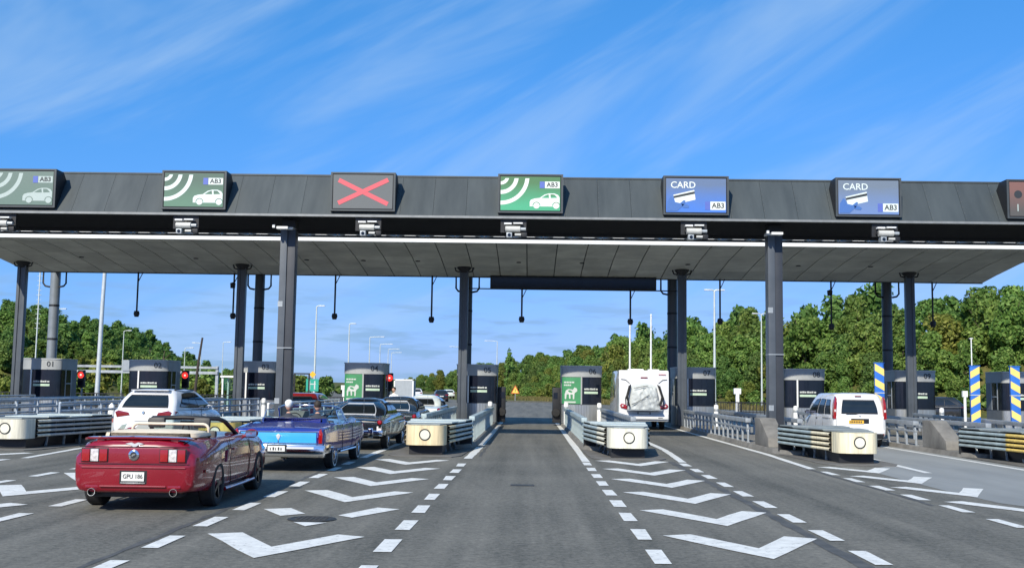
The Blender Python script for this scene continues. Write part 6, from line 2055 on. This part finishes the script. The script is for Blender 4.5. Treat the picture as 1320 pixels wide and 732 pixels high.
# tall mast and lattice mast at the left
o = thing('floodlight_mast', 'tall pale mast rising behind the canopy between booths 01 and 02', 'mast', (-39.9, 100, 0))
MB().tube([(0, 0, 0), (.1, 0, 9), (.35, 0, 20)], .22, 12, True, .15).build('shaft', mat('pale mast paint', (.52, .56, .58), .45, .2, .1), o, 50)
MB().box(-.2, .9, -.3, .3, 20, 20.3).build('lamp_bank', LAMPH, o)
o = thing('antenna_mast', 'thin whip mast with many short rungs behind booth 01', 'mast', (-43.5, 95, 0))
MB().tube([(0, 0, 0), (0, 0, 14)], .06, 6).build('shaft', POLEW, o)
rg_ = MB().cyl((-.22, 0, 0), (.22, 0, 0), .02, 5).mesh('rung', POLEW)
for i in range(18):
    link('rung', rg_, o, (0, 0, 6.5 + i * .42))
# overhead gantry on the left
o = thing('road_gantry', 'low grey road gantry with sign panel behind booth 02', 'gantry', (-46, 120, 0))
MB().box(-5.5, 11.5, -.3, .3, 2.9, 3.2).box(-5.5, 11.5, -.3, .3, 3.5, 3.75).build('beam', STEEL, o)
for x in (-5.4, 3, 11.4):
    MB().box(x - .15, x + .15, -.15, .15, 0, 3.8).build('post', STEEL, o)
MB().box(1.0, 5.0, -.4, -.31, 3.15, 4.35).build('sign_panel', mat('grey sign back', (.30, .33, .36), .5, .2, .1), o)
# bare snag on the slope
o = thing('dead_tree', 'bare dead snag on the crest of the left slope', 'tree', (-60, 176, terrain(-60, 176)))
MB().tube([(0, 0, -.5), (.1, 0, 3.5), (.5, 0, 7)], .18, 6, True, .05).tube([(.2, 0, 4.5), (-.8, 0, 6.2)], .07, 5, True, .02).tube([(.35, 0, 5.5), (1.6, 0, 6.7)], .06, 5, True, .02).build('trunk', BARK, o)
o = thing('timber_post', 'leaning dark timber pole right of booth 02', 'pole', (-34.6, 112, 0))
MB().tube([(0, 0, 0), (.3, 0, 4.0), (.62, 0, 6.6)], .16, 7, True, .10).build('shaft', mat('dark creosote timber', (.05, .038, .03), .8, 0, .2, 5), o)

# signs
o = thing('road_sign', 'small green road sign with white symbol under an amber diamond', 'road sign', (-18.0, 90, 0))
MB().cyl((0, 0, 0), (0, 0, 3.0), .05, 8).build('post', STEEL, o)
MB().box(-.52, .52, -.06, -.03, 1.35, 2.35).build('green_panel', mat('road sign green', (.02, .34, .24), .45, 0, .06), o)
for x in (-.22, .2):
    MB().box(x - .05, x + .05, -.066, -.061, 1.5, 2.2).build('white_symbol_bar', PRINTW, o)
MB().box(-.3, .28, -.067, -.0615, 1.9, 1.98).build('white_symbol_bar', PRINTW, o)
MB().prism([(0, 2.45), (.28, 2.73), (0, 3.01), (-.28, 2.73)], 'y', -.06, -.03).build('amber_diamond', mat('sign amber', (.80, .45, .03), .45), o)
o = thing('warning_sign', 'orange red triangular warning sign on the verge below the wood', 'road sign', (-2.0, 150, terrain(-2, 150)))
MB().cyl((0, 0, 0), (0, 0, 1.6), .05, 8).build('post', STEEL, o)
MB().prism([(-.60, 1.12), (.60, 1.12), (.0, 2.25)], 'y', -.06, -.03).build('red_border', mat('sign red', (.62, .10, .03), .45), o, bevel=.01)
MB().prism([(-.44, 1.21), (.44, 1.21), (0, 2.04)], 'y', -.07, -.062).build('yellow_field', mat('sign yellow', (.85, .60, .10), .45), o)
MB().box(-.05, .05, -.076, -.071, 1.4, 1.72).build('black_mark', LEDK, o)
for x, y, w in ((-3.6, 148.5, 'left of the orange triangle'), (-4.5, 160, 'beyond the far kerb')):
    o = thing('marker_post', 'short white marker post ' + w, 'post', (x, y, terrain(x, y)))
    MB().cyl((0, 0, 0), (0, 0, 1.0), .08, 8).build('shaft', WHITE, o)
    MB().box(-.09, .09, -.09, .09, .70, .82).build('dark_band', DARK, o)
# parking meters / small white pillars beside the roads
for x, y, h, w in ((18.0, 95, 2.1, 'tall white pillar right of booth 07'), (-20.5, 120, 1.9, 'slim yellowish pillar right of the green sign'), (19.8, 88, 1.8, 'slim white pillar behind the dark railing')):
    o = thing('roadside_pillar', w, 'pillar', (x, y, terrain(x, y)))
    MB().box(-.14, .14, -.14, .14, 0, h).build('shaft', WHITE, o, bevel=.02)
    MB().box(-.30, .30, -.16, .16, h - .5, h).build('head', WHITE, o, bevel=.03)
# railings behind the booths
def railing(x0, x1, y, label, h=1.1, m=DARK, bars=True):
    o = thing('metal_railing', label, 'railing', (x0, y, 0), 0, 'railings behind the booths')
    L = x1 - x0
    for z in (h, .25):
        MB().box(0, L, -.03, .03, z - .03, z + .03).build('rail', m, o)
    pm_ = MB().box(-.04, .04, -.04, .04, 0, h - .03).mesh('post', m)
    n = int(L / 1.6)
    for i in range(n + 1):
        link('post', pm_, o, (L * i / n, 0, 0))
    if bars:
        bmsh = MB().box(-.012, .012, -.012, .012, .28, h - .03).mesh('bar', m)
        k = int(L / .25)
        for i in range(k):
            link('bar', bmsh, o, (.12 + L * i / k, 0, 0))
    return o
railing(10.2, 17.6, 72, 'black barred railing between booths 07 and 08')
railing(12.0, 18.0, 84, 'second black railing beyond booth 07', 1.0)
railing(22.2, 31.5, 66, 'dark railing in front of the anthracite parked car', 1.0, bars=False)
railing(-37.5, -27.0, 72, 'dark barred railing between booths 01 and 02')
railing(-26.0, -19.0, 72, 'dark barred railing between booths 02 and 03')
railing(-19.0, -12.0, 80, 'dark barred railing beyond booth 03', 1.0)
o = thing('shelter', 'white-framed glass shelter left of booth 03', 'shelter', (-20.9, 76, 0))
for x in (-.6, .6):
    for y in (0, 1.4):
        MB().box(x - .05, x + .05, y - .05, y + .05, 0, 2.3).build('post', WHITE, o)
MB().box(-.75, .75, -.15, 1.55, 2.3, 2.42).build('roof', WHITE, o)
MB().box(-.55, .55, 1.36, 1.38, .3, 2.25).build('rear_pane', CLEAR, o)
MB().box(-.61, -.59, .05, 1.35, .3, 2.25).build('side_pane', CLEAR, o)
o = thing('portal_frame', 'dark square frame right of the tall column by booth 03', 'frame', (-16.4, 78, 0))
for x in (-.5, .55):
    MB().box(x - .05, x + .05, -.05, .05, 0, 2.6).build('post', DARK, o)
MB().box(-.55, .6, -.05, .05, 2.6, 2.7).build('top_bar', DARK, o)
o = thing('portal_frame', 'dark square frame right of the red signal by booth 02', 'frame', (-22.1, 62, 0))
for x in (-.5, .55):
    MB().box(x - .05, x + .05, -.05, .05, 0, 2.0).build('post', DARK, o)
MB().box(-.55, .6, -.05, .05, 2.0, 2.1).build('top_bar', DARK, o)
o = thing('warning_bollard', 'white and pink bollard at the rail end left of the white car', 'bollard', (-15.0, 39, 0))
MB().lathe([(.16, 0), (.14, .5), (.10, 1.0), (0, 1.1)], (0, 0, 0), 'z', 12).build('body', WHITE, o, 40)
MB().lathe([(.146, .4), (.137, .62)], (0, 0, 0), 'z', 12).build('pink_band', mat('faded red band', (.65, .25, .22), .5), o)
bpy.context.view_layer.update()
